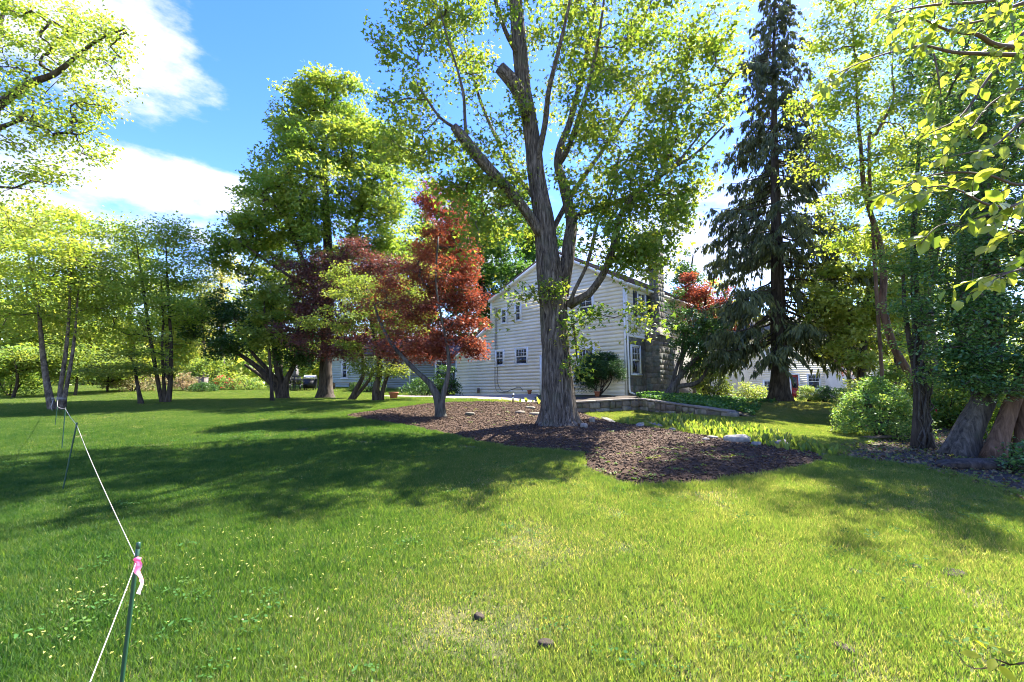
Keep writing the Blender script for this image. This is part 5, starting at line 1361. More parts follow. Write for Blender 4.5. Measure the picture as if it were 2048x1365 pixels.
# shrub with leaning trunk right of the chimney, and the red tree behind
simple_tree("rhododendron_shrub", "dark twiggy shrub with trunks leaning right from beside the chimney", "shrub", None, 1330, 792, 20.4,
            [[(1326, 796, 16), (1345, 775, 14), (1362, 750, 11), (1385, 725, 9), (1415, 700, 6), (1440, 680, 4)], [(1330, 795, 10), (1352, 776, 10), (1385, 769, 9), (1402, 760, 7), (1412, 742, 5), (1425, 715, 3)], [(1336, 790, 8), (1352, 740, 7), (1365, 700, 5), (1368, 660, 3)], [(1350, 770, 7), (1366, 715, 6), (1395, 670, 4), (1405, 640, 3)]],
            [(1370, 650, 20.6, 34, 40, .9, 18), (1410, 665, 20.6, 40, 30, 1, 18), (1385, 700, 20.4, 44, 28, .9, 14), (1440, 690, 20.4, 34, 26, .8, 12), (1350, 610, 20.8, 18, 40, .5, 6), (1450, 730, 20.4, 26, 20, .7, 7), (1395, 735, 20.4, 30, 14, .6, 4)],
            (M_bark_grey, L_dark), L_(125, .10, (.22, .22, .13), "oval", .2, .7, .25), 641, r_tip=.008, flare=.1, twig_sides=4)
simple_tree("red_tree", "round headed red leaved tree behind the shrub, right of the chimney", "tree", None, 1410, 795, 26,
            [[(1410, 800, 14), (1412, 740, 12), (1408, 680, 10), (1410, 620, 6), (1412, 580, 3)]],
            [(1380, 600, 26, 34, 34, 1, 20), (1420, 595, 26, 40, 32, 1.1, 22), (1455, 635, 26, 34, 34, 1.1, 18), (1400, 640, 25.6, 45, 30, 1.2, 18), (1380, 565, 26, 20, 14, .7, 6), (1440, 670, 25.8, 35, 25, 1, 10)],
            (M_bark_dark, L_red), L_(105, .14, (.30, .30, .16), "diamond", .3, .6), 651, r_tip=.01, twig_sides=4)
shrub("garden_bush", "bright yellow green bush in the gap between chimney shrub and spruce", None, gp(1425, 24.5, 800), (1.1, .8, 1.7), L_dogwood, 60, .12, 661, per=34, spread=.22)
shrub("garden_bush", "low yellowish bush left of the spruce trunk", None, gp(1500, 23.5, 800), (1.0, .7, .9), L_bush, 46, .09, 663, per=34, spread=.18, tone=.3)


# spruce
def spruce():
    Y = 20.0; R = rng_(701); b = on_ground(1560, 803, Y)
    tr = px_path(Y, [(1560, 808, 44), (1559, 785, 36), (1559, 740, 31), (1557, 640, 28), (1554, 500, 22), (1550, 350, 15), (1548, 200, 10), (1548, 80, 6), (1549, 0, 4), (1549, -60, 2)])
    root = thing("spruce_tree", "tall dark spruce with drooping boughs standing before the neighbouring house", "tree", None, b)
    m = MB(); p, r = resample(tr[0] - b, tr[1], .3); p[0][2] -= .15; m.tube(p, r, 26, disp=rootflare(.36, .45, .7, 6, .05, 2.0)); m.build("trunk", M_bark_dark, root, smooth=True)
    top = p[-1][2]; br = MB(); pos, ax, no, sz = [], [], [], []
    z = 2.7
    while z < top - .3:
        f = (z - 2.1) / (top - 2.1); k = R.integers(3, 6)
        for _ in range(k):
            a = R.random() * 6.28; Lb = (3.9 * (1 - f) ** .78 + .30) * R.uniform(.55, 1.12)
            if z < 2.8: Lb *= .8
            i = int(np.argmin(np.abs(p[:, 2] - z))); o = p[i]; d = np.array([math.cos(a), math.sin(a), 0]); dr = (.52 - .6 * f) * R.uniform(.6, 1.2)
            t = np.linspace(0, 1, 9); q = o + d * (t * Lb)[:, None] + np.array([0, 0, 1.0]) * (Lb * (-dr * 1.3 * t + dr * .75 * t ** 2.4) + .06 * np.sin(t * 3))[:, None] + R.normal(size=(9, 3)) * .03
            br.tube(q, np.linspace(.035 * (Lb / 3) + .008, .006, 9), 4, cap=False)
            # side twigs and hanging sprays
            sidev = np.array([-d[1], d[0], 0]); ns = int(Lb * 7.5)
            for s in R.uniform(.12, 1, ns) ** .8:
                j = s * 8; jj = min(int(j), 7); pt = q[jj] * (1 - (j - jj)) + q[jj + 1] * (j - jj); tl = Lb * .26 * (1.15 - s * .7) * R.uniform(.5, 1.2) * R.choice([-1, 1])
                e = pt + sidev * tl + d * abs(tl) * .6 + np.array([0, 0, -abs(tl) * R.uniform(.6, 1.5)])
                nn = 15; u = R.random(nn)[:, None]; w = pt * (1 - u) + e * u + R.normal(size=(nn, 3)) * .03
                pos.append(w); dd = nrm((e - pt)[None] * .5 + R.normal(size=(nn, 3)) * .35 * abs(tl) + np.array([0, 0, -1.0 * abs(tl)])); ax.append(dd); no.append(R.normal(size=(nn, 3)) + [0, 0, .4]); sz.append(R.uniform(.15, .40, nn) * (1 - .4 * f))
        z += R.uniform(.20, .36) * (1.15 - .35 * f)
    br.build("branches", M_bark_dark, root, smooth=True)
    pos, ax, no, sz = map(np.concatenate, (pos, ax, no, sz))
    foliage("needles", pos, ax, no, sz, "spray", rng_(3).random(len(pos)), L_spruce, root)
spruce()

# right side: leaning slim tree, vine-clad trunks, holly-like evergreens
simple_tree("slim_tree", "slim leaning tree with forked top and sparse yellow green leaves", "tree", None, 1862, 880, 13,
            [[(1856, 892, 17), (1842, 800, 15), (1815, 742, 14), (1786, 690, 14), (1766, 612, 13), (1768, 560, 12), (1760, 490, 11), (1742, 430, 10), (1727, 370, 9), (1722, 300, 7), (1716, 240, 6), (1712, 150, 4), (1706, 60, 3)], [(1727, 370, 7), (1738, 320, 6), (1752, 270, 6), (1776, 225, 5), (1788, 190, 4), (1784, 140, 3), (1790, 60, 2)]],
            [(1700, 130, 13, 60, 70, .9, 22), (1660, 60, 13, 60, 60, .9, 18), (1770, 120, 13, 70, 70, 1, 22), (1690, 230, 13, 60, 50, .9, 20), (1640, 200, 13.2, 50, 60, .8, 14), (1790, 240, 13.2, 60, 55, .9, 20), (1690, 320, 13, 60, 40, .8, 16), (1830, 160, 13, 50, 70, .8, 16), (1760, 350, 13, 60, 45, .8, 14), (1690, 420, 13, 60, 40, .8, 15), (1820, 330, 13.4, 60, 60, .9, 18), (1780, 450, 13.2, 60, 45, .8, 14), (1700, 500, 13.4, 50, 40, .7, 10), (1740, -20, 13, 120, 60, 1.2, 24), (1840, 30, 13.4, 70, 60, 1, 14), (1620, 320, 13.2, 40, 40, .7, 8)],
            (M_bark_brown, L_birch), L_(90, .095, (.25, .25, .16), "oval", .5, .6, -.05), 711, r_tip=.006, flare=.15, twig_sides=4)
simple_tree("field_maple", "bright green leafy maple behind the leaning slim tree", "tree", None, 1722, 826, 18,
            [[(1722, 830, 16), (1722, 760, 14), (1728, 690, 12), (1732, 620, 9), (1738, 560, 6), (1740, 500, 3)]],
            [(1680, 560, 18, 45, 36, 1.1, 20), (1740, 520, 18, 55, 40, 1.3, 22), (1800, 560, 18, 50, 45, 1.3, 20), (1665, 620, 17.6, 45, 36, 1.1, 20), (1730, 610, 17.4, 60, 40, 1.4, 24), (1690, 680, 17.6, 45, 34, 1.1, 18), (1770, 660, 17.6, 50, 45, 1.3, 18), (1680, 500, 18.4, 40, 30, 1, 10), (1790, 480, 18.4, 50, 40, 1.2, 14), (1640, 590, 17.6, 24, 24, .7, 7), (1720, 715, 17.4, 50, 16, 1, 9)],
            (M_bark_dark, L_norway), L_(77, .155, (.32, .32, .16), "maple", .4, .5, .25), 721, r_tip=.009, twig_sides=4)

def vine_trunk():
    root = simple_tree("vine_clad_tree", "twin dark trunks wrapped in hairy vines at the right lawn edge", "tree", None, 1848, 900, 10.5,
            [[(1856, 906, 26), (1850, 870, 22), (1844, 810, 20), (1840, 740, 18), (1834, 660, 16), (1830, 580, 14), (1828, 480, 11), (1832, 380, 8), (1840, 280, 5)], [(1838, 904, 20), (1836, 870, 18), (1836, 820, 16), (1834, 760, 13), (1822, 700, 10), (1810, 620, 8), (1806, 540, 5)]],
            [(1800, 520, 10.5, 50, 34, .5, 14), (1850, 540, 10.4, 50, 34, .5, 14), (1810, 600, 10.4, 44, 34, .5, 12), (1870, 610, 10.4, 40, 34, .5, 11), (1800, 680, 10.6, 40, 30, .4, 8), (1860, 450, 10.5, 50, 40, .5, 10), (1880, 700, 10.3, 40, 40, .4, 8), (1800, 430, 10.6, 45, 40, .5, 9), (1846, 760, 10.3, 30, 40, .3, 6)],
            (M_bark_dark, L_bush), L_(70, .06, (.16, .16, .09), "diamond", .3, .7, -.1), 731, r_tip=.006, twig_sides=4)
    R = rng_(735); b = np.array(root.location)
    for k in range(9):
        m = MB(); x = 1846 + R.uniform(-14, 16); pts = []
        for py in np.linspace(900, R.uniform(560, 760), 9): pts.append(P(x + R.normal() * 6 + (py - 900) * .03, py, 10.28 + R.normal() * .05) - b)
        p, r = resample(pts, [R.uniform(.012, .022)] * 9, .12); m.tube(p, r, 5); m.build("vine", M_bark_grey, root, smooth=True)
vine_trunk()

def twisted_tree():
    R = rng_(741); Y = 9.4
    root = simple_tree("twisted_tree", "broad twisted grey trunk with deep folds under glossy evergreen leaves", "tree", None, 1922, 914, Y,
        [[(1918, 926, 52), (1922, 900, 46), (1932, 870, 43), (1946, 840, 40), (1962, 810, 37), (1978, 760, 36), (1985, 680, 30), (1985, 560, 24), (1975, 440, 18), (1970, 320, 12), (1975, 200, 7)],
         [(1958, 924, 24), (1948, 900, 18), (1950, 865, 20), (1957, 830, 18), (1952, 790, 15), (1935, 740, 12), (1915, 660, 10), (1900, 580, 7)]],
        [(1880, 420, 9.6, 60, 50, .8, 24), (1960, 420, 9.4, 70, 55, .9, 28), (2040, 430, 9.2, 70, 60, .9, 24), (1890, 510, 9.4, 60, 50, .8, 26), (1970, 520, 9.2, 70, 50, .9, 30), (2050, 530, 9, 70, 55, .9, 26), (1880, 600, 9.3, 60, 46, .7, 26), (1960, 620, 9, 70, 50, .8, 30), (2040, 630, 8.8, 65, 50, .8, 26), (1900, 690, 9.2, 60, 40, .7, 24), (1980, 710, 8.8, 65, 40, .7, 28), (2050, 730, 8.6, 50, 45, .7, 20), (1935, 755, 9.0, 55, 26, .6, 12), (2010, 770, 8.6, 60, 26, .6, 14), (1890, 750, 9.4, 40, 22, .5, 7), (2120, 600, 8.6, 60, 200, 1, 40), (1960, 340, 9.6, 70, 50, .9, 22), (1880, 330, 9.6, 60, 50, .8, 18), (1930, 250, 9.5, 70, 50, .9, 22), (2020, 260, 9.2, 70, 60, .9, 24), (1860, 240, 9.8, 50, 40, .8, 12), (2000, 160, 9.4, 80, 50, 1, 22), (2100, 300, 9, 70, 90, 1, 26), (1920, 150, 9.6, 50, 40, .8, 14), (1890, 90, 9.7, 80, 60, 1, 22), (1990, 50, 9.4, 90, 60, 1.1, 24), (1840, 150, 9.9, 40, 50, .7, 10), (2080, 150, 9.1, 80, 70, 1.1, 24), (1850, 0, 9.8, 70, 50, 1, 14)],
        (M_bark_grey, L_holly), L_(62, .075, (.20, .20, .11), "oval", .25, .55), 742, r_tip=.007, flare=.22, twig_sides=4, trunk_sides=40)
twisted_tree()
simple_tree("leaning_tree", "reddish brown trunk leaning right beside the twisted grey trunk", "tree", None, 1992, 908, 9.0,
        [[(1984, 916, 34), (1992, 895, 30), (2008, 850, 27), (2022, 810, 26), (2044, 760, 24), (2075, 690, 22), (2110, 600, 18), (2150, 480, 14), (2170, 350, 8)], [(2026, 800, 22), (2050, 790, 22), (2085, 770, 18), (2130, 740, 14)]],
        [(2140, 380, 9, 90, 80, 1, 24), (2180, 500, 8.8, 80, 90, 1, 24), (2160, 650, 8.6, 80, 90, 1, 22), (2140, 240, 9.2, 100, 90, 1, 24)],
        (M_bark_brown, L_holly), L_(87, .08, (.22, .22, .12), "oval", .3, .55), 751, r_tip=.007, flare=.3)
wood("tall_tree", "tall leafy green tree filling the upper right corner behind the near branch", None, 1985, 838, 15, -160, 150, (M_bark_dark, L_norway), 761, 14, 15, (44, .13, .40), .42, shape="maple", tone=-.05)
wood("tall_tree", "tall green tree left of the upper right corner, behind the holly leaves", None, 1880, 832, 20, 120, 90, (M_bark_dark, L_bg), 771, 12, 12, (44, .15, .45), .35)

# bushes right
shrub("spirea_bush", "large loose light green bush at the right edge of the lawn", None, gp(1762, 12.4, 880), (1.05, .9, 1.45), L_bush, 190, .065, 801, stems=12, shape="diamond", per=44, spread=.13, shell=.75)
shrub("spirea_bush", "upright pale green bush tips beside the maroon tree", None, gp(1722, 14.5, 850), (.75, .7, 1.35), L_bush, 90, .065, 803, stems=9, shape="diamond", per=40, spread=.13, tone=.2)
for i, (px, lb) in enumerate([(1618, "box shaped hedge bush beside the red door"), (1650, "dense hedge bush in the middle of the clipped row"), (1682, "hedge bush nearest the light green bush")]):
    shrub("hedge_bush", lb, "clipped hedge before the neighbouring house", gp(px, 29 - i * .6, 800), (.62, .55, .98), L_bush if i == 0 else L_dark, 60, .07, 805 + 3 * i, stems=7, per=44, spread=.12, tone=.25)
shrub("flowering_shrub", "pinkish flowering shrub in the shade between the vine clad and twisted trunks", None, gp(1905, 14.5, 870), (1.1, .7, 1.0), L_bush, 70, .07, 815, flowers=(L_redflower, 60, .07), per=36, spread=.16)
shrub("understory_shrub", "leafy green shrub in the shade at the right edge", None, gp(2085, 7.6, 900), (.5, .5, .5), L_holly, 40, .06, 817, per=30, spread=.12)
for i, (px, Y, lb) in enumerate([(1800, 17, "dark leafy shrub behind the light green bush"), (1960, 14, "dark leafy shrub behind the twisted trunk"), (2080, 12, "dark leafy shrub beyond the right edge"), (1870, 20, "tall dark shrub behind the vine clad trunks")]):
    shrub("understory_shrub", lb, None, gp(px, Y, 850), (1.4, .9, 1.7), L_bg, 90, .11, 821 + 3 * i, per=40, spread=.22, tone=-.2)

# ------------------------------------------------------------------ tree reaching in from the upper left
def left_overhang():
    Y = 9.0; b = np.array([-12.2, 8.6, _h(-12.2, 8.6)])
    tr = (np.array([b - [0, 0, .2], b + [.1, 0, 1.8], b + [.25, 0, 4], b + [.2, .1, 7], b + [.5, .1, 11]]), np.array([.30, .24, .21, .16, .07]))
    limbs = [(np.array([b + [.2, 0, 3.6], P(-120, 310, Y), P(-30, 232, Y), P(50, 172, Y), P(110, 148, Y), P(150, 115, Y - .1), P(200, 78, Y - .2), P(250, 58, Y - .3)]), np.array([.14, .11, .095, .075, .055, .04, .028, .015])),
             (np.array([b + [.2, 0, 3.2], P(-100, 330, Y - .6), P(-20, 268, Y - .7), P(25, 246, Y - .8), P(60, 240, Y - .9), P(100, 262, Y - 1)]), np.array([.09, .07, .05, .035, .025, .012])),
             (np.array([b + [.2, 0, 5.0], P(-90, 160, Y + .6), P(-20, 100, Y + .6), P(8, 20, Y + .6), P(30, -60, Y + .6)]), np.array([.10, .075, .05, .035, .02])),
             (np.array([b + [.2, 0, 2.9], P(-110, 380, Y), P(-30, 372, Y - .2), P(30, 376, Y - .3), P(62, 362, Y - .4), P(100, 370, Y - .5)]), np.array([.06, .05, .03, .02, .015, .008]))]
    B = [px_blob(*a) for a in [(40, 60, 9, 60, 50, .8, 26), (110, 40, 9, 60, 40, .8, 24), (180, 60, 8.8, 55, 45, .7, 24), (235, 75, 8.7, 30, 36, .5, 10), (90, 115, 9, 60, 30, .7, 20), (30, 130, 9, 40, 40, .7, 14), (190, 150, 8.6, 50, 40, .6, 16), (120, 210, 8.5, 70, 35, .7, 22), (205, 200, 8.5, 45, 30, .5, 12), (60, 210, 8.6, 50, 40, .6, 14), (60, 290, 8.4, 60, 40, .6, 18), (140, 270, 8.3, 55, 40, .6, 18), (180, 300, 8.3, 30, 24, .4, 5), (40, 350, 8.6, 50, 30, .6, 12), (110, 345, 8.5, 50, 24, .5, 10), (40, -40, 9.2, 140, 60, 1.2, 30), (-80, 120, 9.3, 70, 150, 1.2, 40), (-180, 0, 9, 120, 160, 2, 60), (30, 400, 8.8, 40, 14, .5, 5)]]
    T = blob_points(B, rng_(851), .4)
    tree("overhanging_tree", "tree reaching in from the upper left with thin limbs and small yellow green leaves", "tree", None, b, [tr], limbs, T, (M_bark_dark, L_birch),
         L_(44, .070, (.19, .19, .10), "oval", .5, .6, -.05), 852, r_tip=.005, lift=.0, twig_sides=4)
left_overhang()


# ------------------------------------------------------------------ near branches, upper right: every leaf its own mesh
def near_branches():
    R = rng_(871); b = np.array([5.2, 1.6, _h(5.2, 1.6)])
    root = thing("beech_tree", "tree reaching in from the right with large translucent yellow green leaves", "tree", None, b)
    m = MB(); p, r = resample([b * 0 - [0, 0, .1], np.array([-.05, .1, 1.5]), np.array([0, .2, 3.2]), np.array([.1, .3, 6])], [.13, .11, .09, .05], .2); m.tube(p, r, 18, disp=rootflare(.12, .4, .4, 5, .05)); m.build("trunk", M_bark_grey, root, smooth=True)
    O = np.array([0, 0, 0.])
    main = [[(2330, 60, 24, 3.2), (2200, 92, 18, 3.1), (2048, 95, 13, 3.0), (1990, 90, 11, 2.95), (1955, 70, 9, 2.9), (1900, 62, 6, 2.8), (1850, 40, 4, 2.75)],
            [(2300, 160, 22, 3.0), (2160, 128, 16, 2.9), (2048, 112, 10, 2.8), (1960, 108, 8, 2.75), (1900, 104, 7, 2.7), (1850, 92, 5, 2.7), (1800, 100, 4, 2.65), (1740, 118, 3, 2.6), (1690, 140, 2.5, 2.55), (1640, 165, 2, 2.5)],
            [(2250, -30, 14, 2.8), (2120, -10, 10, 2.7), (2035, 10, 7, 2.6), (1970, 40, 5, 2.55), (1900, 52, 4, 2.5)],
            [(2250, 250, 14, 2.6), (2120, 330, 9, 2.45), (2048, 370, 6, 2.4), (1980, 352, 5, 2.38), (1920, 345, 4, 2.36), (1860, 352, 3, 2.34), (1800, 380, 2.5, 2.32), (1775, 392, 2, 2.3)],
            [(2230, 300, 14, 2.3), (2130, 380, 9, 2.2), (2048, 404, 6, 2.1), (2010, 415, 6, 2.08), (1965, 406, 5, 2.05), (1925, 384, 4, 2.04), (1885, 372, 3, 2.02), (1845, 378, 2, 2.0)],
            [(2200, 420, 10, 2.4), (2100, 470, 6, 2.3), (2048, 466, 4, 2.25), (1985, 446, 3, 2.2), (1930, 455, 2.5, 2.2), (1890, 448, 2.2, 2.18), (1864, 462, 2, 2.16), (1842, 488, 2, 2.15)],
            [(2200, 480, 8, 2.2), (2120, 530, 5, 2.1), (2060, 535, 4, 2.05), (2020, 545, 3, 2.0), (1988, 560, 2, 2.0)],
            [(2300, -60, 12, 3.4), (2100, 20, 8, 3.3), (1990, 140, 6, 3.2), (1925, 230, 5, 3.15), (1870, 262, 3, 3.1), (1840, 275, 2, 3.1)],
            [(2200, 200, 10, 3.2), (2100, 210, 7, 3.1), (2048, 178, 5, 3.0), (1985, 205, 4, 2.95), (1940, 260, 3, 2.9)],
            [(2280, 140, 12, 2.5), (2120, 190, 8, 2.4), (2048, 240, 6, 2.35), (1990, 290, 4, 2.3), (1920, 310, 3, 2.25)],
            [(2100, -40, 9, 3.0), (1990, 0, 7, 2.9), (1870, 10, 5, 2.8), (1790, 25, 3, 2.75), (1745, 45, 2, 2.7)],
            [(1868, 108, 4, 2.65), (1876, 150, 3, 2.62), (1882, 190, 2, 2.6)]]
    mb = MB(); tips = []
    for L in main:
        pts = np.array([P(x, y, d) for x, y, w, d in L]) - b; rad = np.array([w / 2 * d / F for x, y, w, d in L]); p, r = resample(pts, np.maximum(rad, .0014), .04)
        mb.tube(p, r, 6)
        n = len(p)
        for i in range(int(n * .22), n, 2):
            dirn = nrm(p[min(i + 1, n - 1)] - p[i - 1]); last = i > n - 5
            if R.random() < (.80 if not last else .95):
                ln = R.uniform(.10, .34) * (.6 if last else 1); sd = nrm(np.cross(dirn, [0, 0, 1])) * R.choice([-1, 1]); e = p[i] + dirn * ln * .75 + sd * ln * .6 + np.array([0, 0, R.uniform(-.6, .25) * ln])
                q = np.array([p[i], (p[i] + e) / 2 + [0, 0, .03 * ln], e]); q, rr = resample(q, [.0022, .0016, .0009], .03); mb.tube(q, rr, 4)
                k = R.integers(4, 9)
                for s in np.linspace(.3, 1, k):
                    j = min(int(s * (len(q) - 1)), len(q) - 1); tips.append((q[j], nrm(e - p[i]), s))
    mb.build("branches", M_twig, root, smooth=True)
    # a leaf: midrib fold, pointed tip, rippled edge
    def leaf_mesh(i):
        q = rng_(880 + i); prof = [(0, .015), (.12, .16), (.3, .245), (.5, .26), (.7, .205), (.88, .09), (1, .0)]; V = []; f = []
        for t, w in prof:
            d = -.16 * t * t + .02 * q.normal(); V += [(-w * (1 + .08 * q.normal()), t, d + w * .30), (0, t, d), (w * (1 + .08 * q.normal()), t, d + w * .30)]
        for k in range(6):
            a = 3 * k; f += [(a, a + 1, a + 4, a + 3), (a + 1, a + 2, a + 5, a + 4)]
        return mesh_np("leaf", np.array(V), [np.array(f)], L_near, smooth=True)
    meshes = [leaf_mesh(i) for i in range(4)]
    rest = []; near = []
    for pt, d, s in tips:
        w = pt + b; Yd = w[1]; py_ = (w[2] - EYE); 
        px_ = CX + F * w[0] / (Yd * math.cos(PITCH) + py_ * math.sin(PITCH))
        near.append((px_ > 2090, pt, d))
    near.sort(key=lambda t: t[0])
    cnt = 0; ps, axs, nos, szs = [], [], [], []
    for k, (off, pt, d) in enumerate(near):
        ax = nrm(d * .7 + R.normal(size=3) * .55 + np.array([0, 0, -.45])); no = nrm(R.normal(size=3) * .55 + np.array([0, 0, 1.0])); no = nrm(no - ax * (no @ ax)); sd = np.cross(ax, no); s = R.uniform(.045, .092)
        if cnt < 300 and not off:
            o = link("leaf", meshes[k % 4], root); M = Matrix(((sd[0] * s, ax[0] * s, no[0] * s, pt[0]), (sd[1] * s, ax[1] * s, no[1] * s, pt[1]), (sd[2] * s, ax[2] * s, no[2] * s, pt[2]), (0, 0, 0, 1))); o.matrix_local = M; cnt += 1
        else: ps.append(pt); axs.append(ax); nos.append(no); szs.append(s)
    if ps: 
        o = foliage("foliage", np.array(ps), np.array(axs), np.array(nos), np.array(szs), "oval", R.random(len(ps)), L_near_s, root); o["kind"] = "stuff"
    print("near leaves", cnt, len(ps))
near_branches()


L_twigleaf = leaf_mat("bright_leaf", [(.20, .22, .025), (.26, .26, .035)], (1.9, 1.7, .6), .6, attr="random")
# low twig with yellow leaves at the bottom right corner
def corner_twig():
    R = rng_(901); Y = 1.55; b = np.array([2.05, 1.5, _h(2.05, 1.5)])
    root = thing("sapling", "low reddish twig with bright yellow green leaves in the bottom right corner", "sapling", None, b)
    m = MB(); main = [np.array([0, 0, -.04]), P(2130, 1330, Y) - b, P(2060, 1325, Y) - b, P(2020, 1330, Y) - b, P(1990, 1318, Y) - b]; p, r = resample(main, [.007, .005, .004, .003, .0018], .03); m.tube(p, r, 6)
    p2, r2 = resample([P(2010, 1330, Y) - b, P(1950, 1338, Y) - b, P(1925, 1322, Y) - b, P(1908, 1300, Y) - b], [.0024, .0018, .0014, .001], .02); m.tube(p2, r2, 5)
    m.build("stem", M_bark_brown, root, smooth=True)
    me = mesh_np("leaf", np.array([(0, 0, 0), (.2, .3, .05), (.22, .6, .05), (0, 1, -.1), (-.22, .6, .05), (-.2, .3, .05), (0, .5, -.02)]), [np.array([(0, 1, 6), (1, 2, 6), (2, 3, 6), (3, 4, 6), (4, 5, 6), (5, 0, 6)])], L_twigleaf)
    for px, py in ((1990, 1318), (1975, 1300), (2000, 1296), (2015, 1310), (1965, 1316), (1998, 1330), (2030, 1320)):
        o = link("leaf", me, root); o.location = tuple(P(px, py, Y) - b); o.scale = (.055,) * 3; o.rotation_euler = (R.normal() * .5, R.normal() * .5, R.random() * 6.28)
corner_twig()


# ------------------------------------------------------------------ stakes and cord
stake_pts = []
for i, (px, top, bot, Y, lb) in enumerate([(277, 1087, 1480, 2.05, "nearest green stake, tied with pink tape"), (154, 846, 973, 6.5, "second green stake, leaning slightly, in the shaded lawn"), (131, 816, 897, 9.6, "third thin green stake along the cord"), (115, 812, 852, 13.0, "farthest short green stake before the birch")]):
    t = P(px, top, Y); dx = {0: -.035, 1: -.11, 2: .02, 3: -.01}[i]; g0 = np.array([t[0] + dx, t[1], _h(t[0] + dx, t[1])])
    rad = .0075 if i == 0 else .009; m = MB(); n = 14; q = np.linspace(0, 1, n)[:, None]; pts = (g0 - [0, 0, .1]) * (1 - q) + t * q
    m.tube(pts - g0, [rad * (1 + .10 * (k % 2)) for k in range(n)], 8); o = m.build("garden_stake", M_stake, smooth=True); o.location = tuple(g0)
    m2 = MB(); m2.lathe([(rad * .3, .006), (rad * 1.15, .002), (rad * 1.15, -.02), (rad * .9, -.022)], t - g0, 8); m2.build("cap", M_stake, o)
    tag(o, lb, "stake", "green stakes carrying the white cord"); stake_pts.append(t)

def cord():
    a = P(274, 1121, 2.04); pts = [np.array([-.62, .5, .78]), P(180, 1365, 1.25), a]
    pts2 = [a, stake_pts[1] - [0, 0, .03], stake_pts[2] - [0, 0, .02], stake_pts[3] - [0, 0, .02], P(116, 793, 17.2)]
    m = MB(); q = []
    for A, B in list(zip(pts[:-1], pts[1:])) + list(zip(pts2[:-1], pts2[1:])):
        L = np.linalg.norm(B - A); t = np.linspace(0, 1, max(4, int(L * 3)))[:, None]; q.append((A * (1 - t) + B * t + np.array([0, 0, -1.0]) * (np.sin(np.pi * t) * .004 * L))[:-1])
    q = np.concatenate(q + [pts2[-1][None]]); d = q[:, 1]; m.tube(q - q[0], np.clip(.0013 + .00032 * d, .0014, .006), 6)
    o = m.build("string_line", M_rope, smooth=True); o.location = tuple(q[0]); tag(o, "pale cord strung from stake to stake towards the birch", "cord")
    c = P(116, 795, 17.2); m = MB(); th = np.linspace(0, 2 * np.pi, 17)
    for k in range(3): m.tube(np.stack([np.cos(th) * .20, np.sin(th) * .20 , th * 0 - .05 * k], 1) + [0, .05, 0], np.full(17, .012), 6)
    m.tube([np.array([0, -.17, -.1]), np.array([-.02, -.2, -.35]), np.array([.05, -.2, -.5])], [.012, .012, .012], 6)
    o = m.build("string_loop", M_rope, smooth=True); o.location = tuple(c); tag(o, "white cord wound round the base of the birch stem", "cord")
    # pink tape
    R = rng_(911); c = P(279, 1118, 2.03); m = MB()
    for s, (w, ln, dx) in enumerate(((.024, .09, .012), (.020, .135, .018))):
        n = 9; V = []
        for i in range(n):
            t = i / (n - 1); x = dx * math.sin(t * 1.4) + .006 * math.sin(t * 9 + s * 2); y = -.012 - .012 * math.sin(t * 5 + s); z = -t * ln
            V += [(x - w * .35, y, z), (x + w * .65, y + .010 * math.sin(t * 6), z - .004)]
        m.add(np.array(V), [np.array([(2 * i, 2 * i + 1, 2 * i + 3, 2 * i + 2) for i in range(n - 1)])])
    m.tube([np.array([-.012, -.009, .0]), np.array([.0, -.014, .004]), np.array([.012, -.008, 0])], [.007, .009, .007], 6)
    V = np.concatenate(m.V); me = mesh_np("flagging_tape", V, [np.concatenate(v) for v in m.Fs.values()], M_pink, {"tint": np.clip(-V[:, 2] / .12 + .1 * R.normal(size=len(V)), 0, 1)})
    o = link("flagging_tape", me); o.location = tuple(c); tag(o, "strip of pink tape knotted on the nearest stake", "tape")
cord()


# ------------------------------------------------------------------ rocks, slabs, shoots in the bed
def rock(name, label, group, c, s, seed, mat=M_rock, cat="rock", rz=0, sq=.8, rough=.35):
    R = rng_(seed); n, k = 9, 14; V = []
    for i in range(n):
        ph = math.pi * i / (n - 1)
        for j in range(k):
            th = 2 * math.pi * j / k; V.append((math.sin(ph) * math.cos(th), math.sin(ph) * math.sin(th), math.cos(ph)))
    V = np.array(V); V = np.sign(V) * np.abs(V) ** sq; V *= (1 + rough * (fbm(V * 1.6 + seed, 3) - .5))[:, None]; V[:, 2] = np.minimum(V[:, 2], .75 + .1 * V[:, 0])
    V *= np.array(s) / 2; cz, sz = math.cos(rz), math.sin(rz); V[:, :2] = V[:, :2] @ np.array([[cz, sz], [-sz, cz]])
    f = [((i * k + j), (i * k + (j + 1) % k), ((i + 1) * k + (j + 1) % k), ((i + 1) * k + j)) for i in range(n - 1) for j in range(k)]
    o = link(name, mesh_np(name, V, [np.array(f)], mat, smooth=True)); o.location = tuple(c); return tag(o, label, cat, group)

